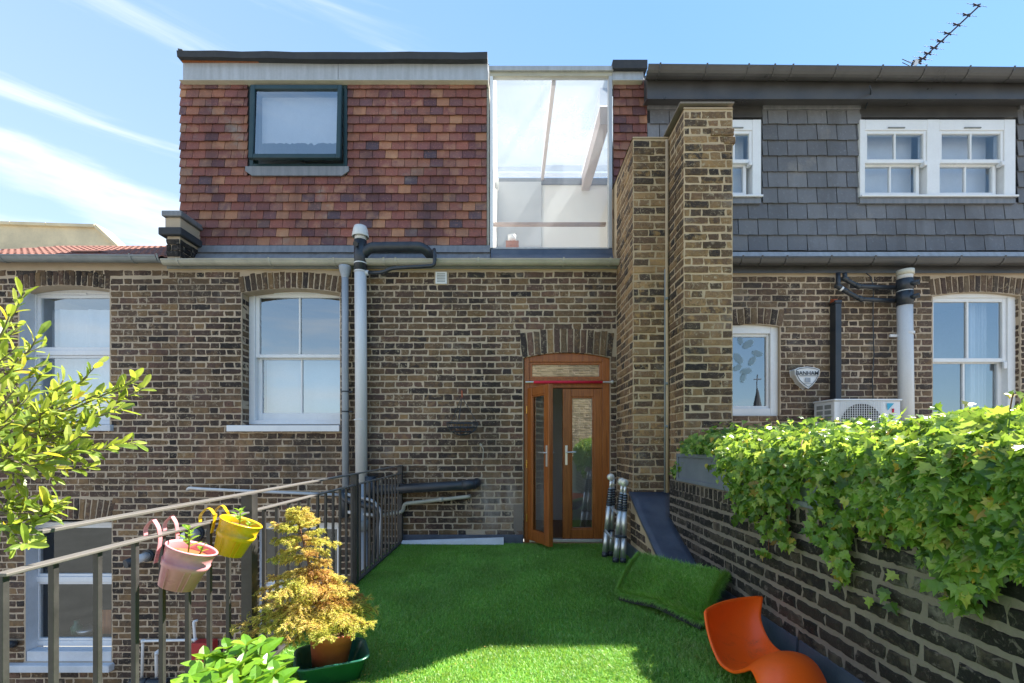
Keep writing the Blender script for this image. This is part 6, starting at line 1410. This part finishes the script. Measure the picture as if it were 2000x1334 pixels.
# ================================================================ fittings of the right house
Yp = 5.13
rp = thing('soil_pipe', P(1770, 800, Yp), 'thick pale grey soil pipe with cream cap and two black collars on the right house', 'drainpipe')
MB().tube([P(1767, 585, Yp), P(1771, 870, Yp)], .072, 24).build('pipe', 'grey_pipe', rp, smooth=True); MB().tube([P(1767, 597, Yp), P(1767, 570, Yp)], .078, 24).build('branch_collar', 'black_pipe', rp, smooth=True); MB().tube([P(1767, 571, Yp), P(1767, 568, Yp)], .074, 24).build('joint_ring', 'white', rp, smooth=True); MB().tube([P(1767, 568, Yp), P(1767, 546, Yp)], .078, 24).build('branch_collar', 'black_pipe', rp, smooth=True)
MB().tube([P(1767, 547, Yp), P(1768, 532, Yp)], .072, 24).build('pipe_top', 'grey_pipe', rp, smooth=True); MB().tube([P(1768, 538, Yp), P(1768, 528, Yp)], .082, 24).build('cap', 'cream', rp, smooth=True)
for y in (555, 581):
    c = P(1776, y, Yp-.05); mb = MB(); mb.tube([c, c+Vector((.045, -.075, 0))], .027, 14, cap=False); mb.build('side_inlet', 'black_pipe', rp, smooth=True, solid=.005)
MB().tube([P(1770, 651, Yp)+Vector((0, 0, -.012)), P(1770, 651, Yp)+Vector((0, 0, .012))], .077, 20).build('pipe_clip', 'grey_pipe', rp); box('clip_lug', 'grey_pipe', rp, PX(1742, Yp), PX(1757, Yp), Yp+.02, Yp+.04, PZ(657, Yp), PZ(652, Yp), .002)
for i, (pts, lb) in enumerate((([(1650, 533), (1650, 545), (1675, 559), (1758, 562)], 'black waste pipe bending from the eaves to the upper collar of the right soil pipe'), ([(1637, 533), (1637, 560), (1650, 568), (1680, 584), (1758, 588)], 'black waste pipe bending from the eaves to the lower collar of the right soil pipe'))):
    t = thing('waste_pipe', P(1700, 565, 5.18), lb, 'drainpipe'); pp_ = [P(x, y, 5.18) for x, y in pts]; MB().tube(bend(pp_, .06), .024, 12).build('pipe', 'black_pipe', t, smooth=True)
    for q in pp_[1:-1]: MB().tube([q+Vector((-.025, 0, .018)), q+Vector((.03, 0, -.012))], .029, 12).build('pipe_elbow', 'black_pipe', t, smooth=True)
    if i: MB().tube([P(1642, 563, 5.18), P(1645, 565, 5.18)], .028, 12).build('joint_ring', 'white', t)
tk = thing('cable_trunking', P(1637, 700, 5.2), 'upright black cable trunking rising above the air conditioning unit', 'trunking')
box('trunking_body', 'black_pipe', tk, PX(1632, 5.19), PX(1644, 5.19), 5.19, 5.285, PZ(800, 5.19), PZ(592, 5.19), .006); box('trunking_cap', 'black_pipe', tk, PX(1631, 5.185), PX(1645, 5.185), 5.182, 5.285, PZ(592, 5.19)+.002, PZ(586, 5.19), .006)
mb = MB(); lump(mb, PX(1622, 5.25), PX(1634, 5.25), 5.20, 5.28, PZ(588, 5.24), .045, 5, 5); o = mb.build('sealing_foam', 'terracotta', tk)
cb_ = MB().tube([P(1688, 530, 5.26), P(1700, 540, 5.24), P(1706, 560, 5.25), P(1705, 620, 5.265), P(1707, 690, 5.262), P(1704, 740, 5.265), P(1706, 800, 5.262)], .006, 8).build('wall_cable', 'black_pipe', None, smooth=True); props(cb_, 'thin black cable hanging down the brick wall between the trunking and the soil pipe', 'cable')
# alarm box
al = thing('alarm_box', P(1574, 740, 5.2), 'white shield-shaped burglar alarm box lettered BANHAM on the right house', 'alarm box')
Ya_ = 5.19
shp = [(1553, 722), (1560, 719), (1577, 717), (1592, 719), (1600, 722), (1599, 732), (1594, 742), (1586, 752), (1578.5, 758), (1571, 753), (1561, 744), (1554, 732)]
pts = [P(x, y, Ya_) for x, y in shp]; n = len(pts); bk = [Vector((p.x, 5.285, p.z)) for p in pts]
MB().add(pts+bk, [tuple(range(n-1, -1, -1)), tuple(range(n, 2*n))]+[(i, n+i, n+(i+1) % n, (i+1) % n) for i in range(n)]).build('case', 'cream_white' if 'cream_white' in MT else 'white', al, bevel=.006)
ctr = sum(pts, Vector())/n; mb = MB()
for k in (.93,):
    ring = [ctr+(p-ctr)*k+Vector((0, -.008, 0)) for p in pts]; mb.tube(ring+[ring[0]], .0032, 5, cap=False)
mb.build('border_line', 'black_pipe', al)
def text(s, loc, size, mat, parent, rot=0, name='lettering', ext=.001):
    cu = bpy.data.curves.new(name, 'FONT'); cu.body = s; cu.size = size; cu.extrude = ext; cu.align_x = 'CENTER'; cu.align_y = 'CENTER'; cu.offset = size*.012
    o = bpy.data.objects.new(name, cu); dg = None
    COL.objects.link(o); bpy.context.view_layer.update()
    me = bpy.data.meshes.new_from_object(o.evaluated_get(bpy.context.evaluated_depsgraph_get())); bpy.data.objects.remove(o); me.materials.clear()
    o = link(name, me, MT[mat], parent); o.location = Vector(loc)-wl(parent); o.rotation_euler = (R_(90), rot, 0); return o
text('BANHAM', P(1577, 729, Ya_-.009), .062, 'black_pipe', al); box('underline', 'black_pipe', al, PX(1561, Ya_), PX(1594, Ya_), Ya_-.009, Ya_-.006, PZ(734.6, Ya_), PZ(733.8, Ya_), 0)
box('emblem', 'slate_pipe', al, PX(1572, Ya_), PX(1582, Ya_), Ya_-.010, Ya_-.006, PZ(747, Ya_), PZ(738, Ya_), .001)
box('emblem_foot', 'slate_pipe', al, PX(1570, Ya_), PX(1585, Ya_), Ya_-.010, Ya_-.006, PZ(750, Ya_), PZ(749, Ya_), 0)
# air conditioner
ac = thing('air_conditioner', (3.8, 5.0, 1.1), 'white air conditioning unit with round fan grille half hidden by the ivy', 'air conditioner')
X0, X1, Y0, Y1 = 3.459, 4.168, 4.85, 5.19; ZT = PZ(779, 4.85); ZB = ZT-.55
box('casing', 'upvc', ac, X0, X1, Y0+.012, Y1, ZB, ZT-.02, .01); box('lid', 'white', ac, X0-.008, X1+.008, Y0-.004, Y1+.006, ZT-.019, ZT, .006)
cx_, cz_ = PX(1683, 4.85), ZT-.275; MB().lathe((cx_, Y0+.006, cz_), [(0, .0), (.215, 0), (.225, .003), (.22, .004)], 40, Matrix.Rotation(R_(90), 3, 'X')).build('fan_opening', 'turfdark', ac, smooth=True)
mb = MB()
for k in range(-9, 10): xk = cx_+k*.025; hh = .245; mb.box(xk-.0022, xk+.0022, Y0-.006, Y0-.001, cz_-hh, cz_+hh)
for k in range(-10, 11): zk = cz_+k*.0245; mb.box(cx_-.235, cx_+.235, Y0-.0115, Y0-.0065, zk-.0018, zk+.0018)
mb.build('fan_grille', 'white', ac); mb = MB()
for k in range(4):
    a_ = k*1.571; c = Vector((cx_, Y0+.001, cz_)); d = Vector((math.cos(a_), 0, math.sin(a_))); e_ = Vector((-math.sin(a_), 0, math.cos(a_))); mb.add([c+d*.03, c+d*.19+e_*.02, c+d*.18+e_*.12, c+d*.05+e_*.05], [(0, 1, 2, 3)])
mb.build('fan_blades', 'black_pipe', ac)
for z0_ in (ZT-.10, ZT-.16, ZT-.22):
    for y0_ in (Y0+.06, Y0+.19): box('side_vent', 'gutter_grey', ac, X0-.003, X0+.01, y0_, y0_+.10, z0_, z0_+.045, .002)
cE = P(1741, 794, Y0-.001); MB().add([cE+Vector((-.045, 0, .035)), cE+Vector((.03, 0, .035)), cE+Vector((-.04, 0, -.045))], [(0, 2, 1)]).build('emblem', MT['emblem'] if 'emblem' in MT else 'teal', ac)
MB().box(PX(1744, 4.85), PX(1746, 4.85), Y0-.004, Y0+.012, PZ(806, 4.85), PZ(798, 4.85)).build('emblem_mark', 'redrubber', ac)
for xb_ in (X0+.1, X1-.1): box('wall_bracket', 'white', ac, xb_-.02, xb_+.02, Y0+.02, 5.28, ZB-.03, ZB-.002, .002)
# aerial
an = thing('tv_aerial', P(1779, 140, 6.6), 'long dark television aerial slanting up above the right-hand roof', 'aerial')
Ya2 = 6.6; b0 = P(1777, 140, Ya2); t0 = P(1912, 12, Ya2-.35)
MB().tube([b0-Vector((0, 0, .5)), b0+Vector((0, 0, .02)), P(1785, 118, Ya2)], .014, 8).build('mast', 'darkmetal', an); MB().tube([P(1778, 137, Ya2), t0], .011, 8).build('boom', 'darkmetal', an)
els = [(1908, 10), (1888, 29), (1869, 48), (1851, 65), (1837, 80), (1824, 93), (1812, 104), (1802, 114), (1793, 122)]
for x, y in els:
    f = (x-1778)/(1912-1778); c = P(x, y, Ya2-.35*f); mb = MB(); 
    mb.tube([c+Vector((-.14, 0, .024)), c+Vector((.14, 0, -.024))], .0026, 5)
    for a_, b_ in ((-.05, .022), (-.05, -.012), (.05, .014), (.05, -.022)): mb.tube([c, c+Vector((a_, 0, b_))], .0085, 6)
    mb.build('director_rod', 'darkmetal', an)
mb = MB()
for dz in (.05, .0, -.055): c = P(1780, 122, Ya2)+Vector((0, 0, dz)); mb.tube([c+Vector((-.13, .0, 0)), c+Vector((.14, .1, 0))], .005, 5)
mb.build('reflector', 'darkmetal', an); MB().add([P(1786, 117, Ya2-.03), P(1798, 118, Ya2-.03), P(1794, 124, Ya2-.03), P(1784, 132, Ya2-.03)], [(0, 1, 2, 3)]).build('junction_box', 'white', an, solid=.02)
# ================================================================ behind the camera (seen in the glass): rear wing, far terraces, spire
rw = thing('rear_building', (2.6, -3.6, -3.3), 'sunlit stock brick rear wing reflected in the door glass', 'building')
box('wall', 'brick_lit', rw, .3, 4.2, -5.6, -3.6, -3.3, 3.9, 0)
rwm = box('wall_face', 'mortar', rw, .3, 4.2, -3.6, -3.59, -.3, 3.9, 0)
rit = lay((4.2, -3.59, 0), math.pi, 0, 3.9, .6, 3.85)
joined('bricks', BT, [t for t, _ in rit], [np.array(M) for _, M in rit], rng.random(len(rit)), MT['brick_lit'], rwm)
for i, (xx, wdt, lb) in enumerate(((-26, 22, 'far brick terrace with a slate roof, reflected in the left windows'), (2, 26, 'far brick terrace with a slate roof, reflected in the middle windows'), (34, 24, 'far brick terrace with a slate roof, reflected in the right windows'))):
    t = thing('far_terrace', (xx, -45, -3.3), lb, 'building'); box('wall', 'brick_lit', t, xx, xx+wdt, -52, -45, -3.3, 2.6, 0)
    MB().exx([(-44.6, 2.6), (-48.5, 4.4), (-52.4, 2.6)], xx, xx+wdt).build('roof', 'slate', t); box('chimney', 'brick_lit', t, xx+wdt*.4, xx+wdt*.4+2, -49.5, -48, 2.6, 5.4, 0)
    for k in range(int(wdt/3)): box('window', 'white', t, xx+1+k*3, xx+2.1+k*3, -44.98, -44.9, .4, 1.9, 0)
spi = thing('church_spire', (27.6, -40, -3.3), 'dark pointed spire with a weather vane, reflected in the small right window', 'spire')
MB().lathe((27.6, -40, 3.0), [(1.0, -6.3), (1.0, 0), (1.05, .3), (.75, 1.2), (.05, 4.6), (0, 4.7)], 8).build('spire_roof', 'felt', spi); MB().tube([(27.6, -40, 7.5), (27.6, -40, 9.0)], .05, 6).tube([(27.2, -40, 8.5), (28.0, -40, 8.5)], .05, 6).build('weather_vane', 'darkmetal', spi)
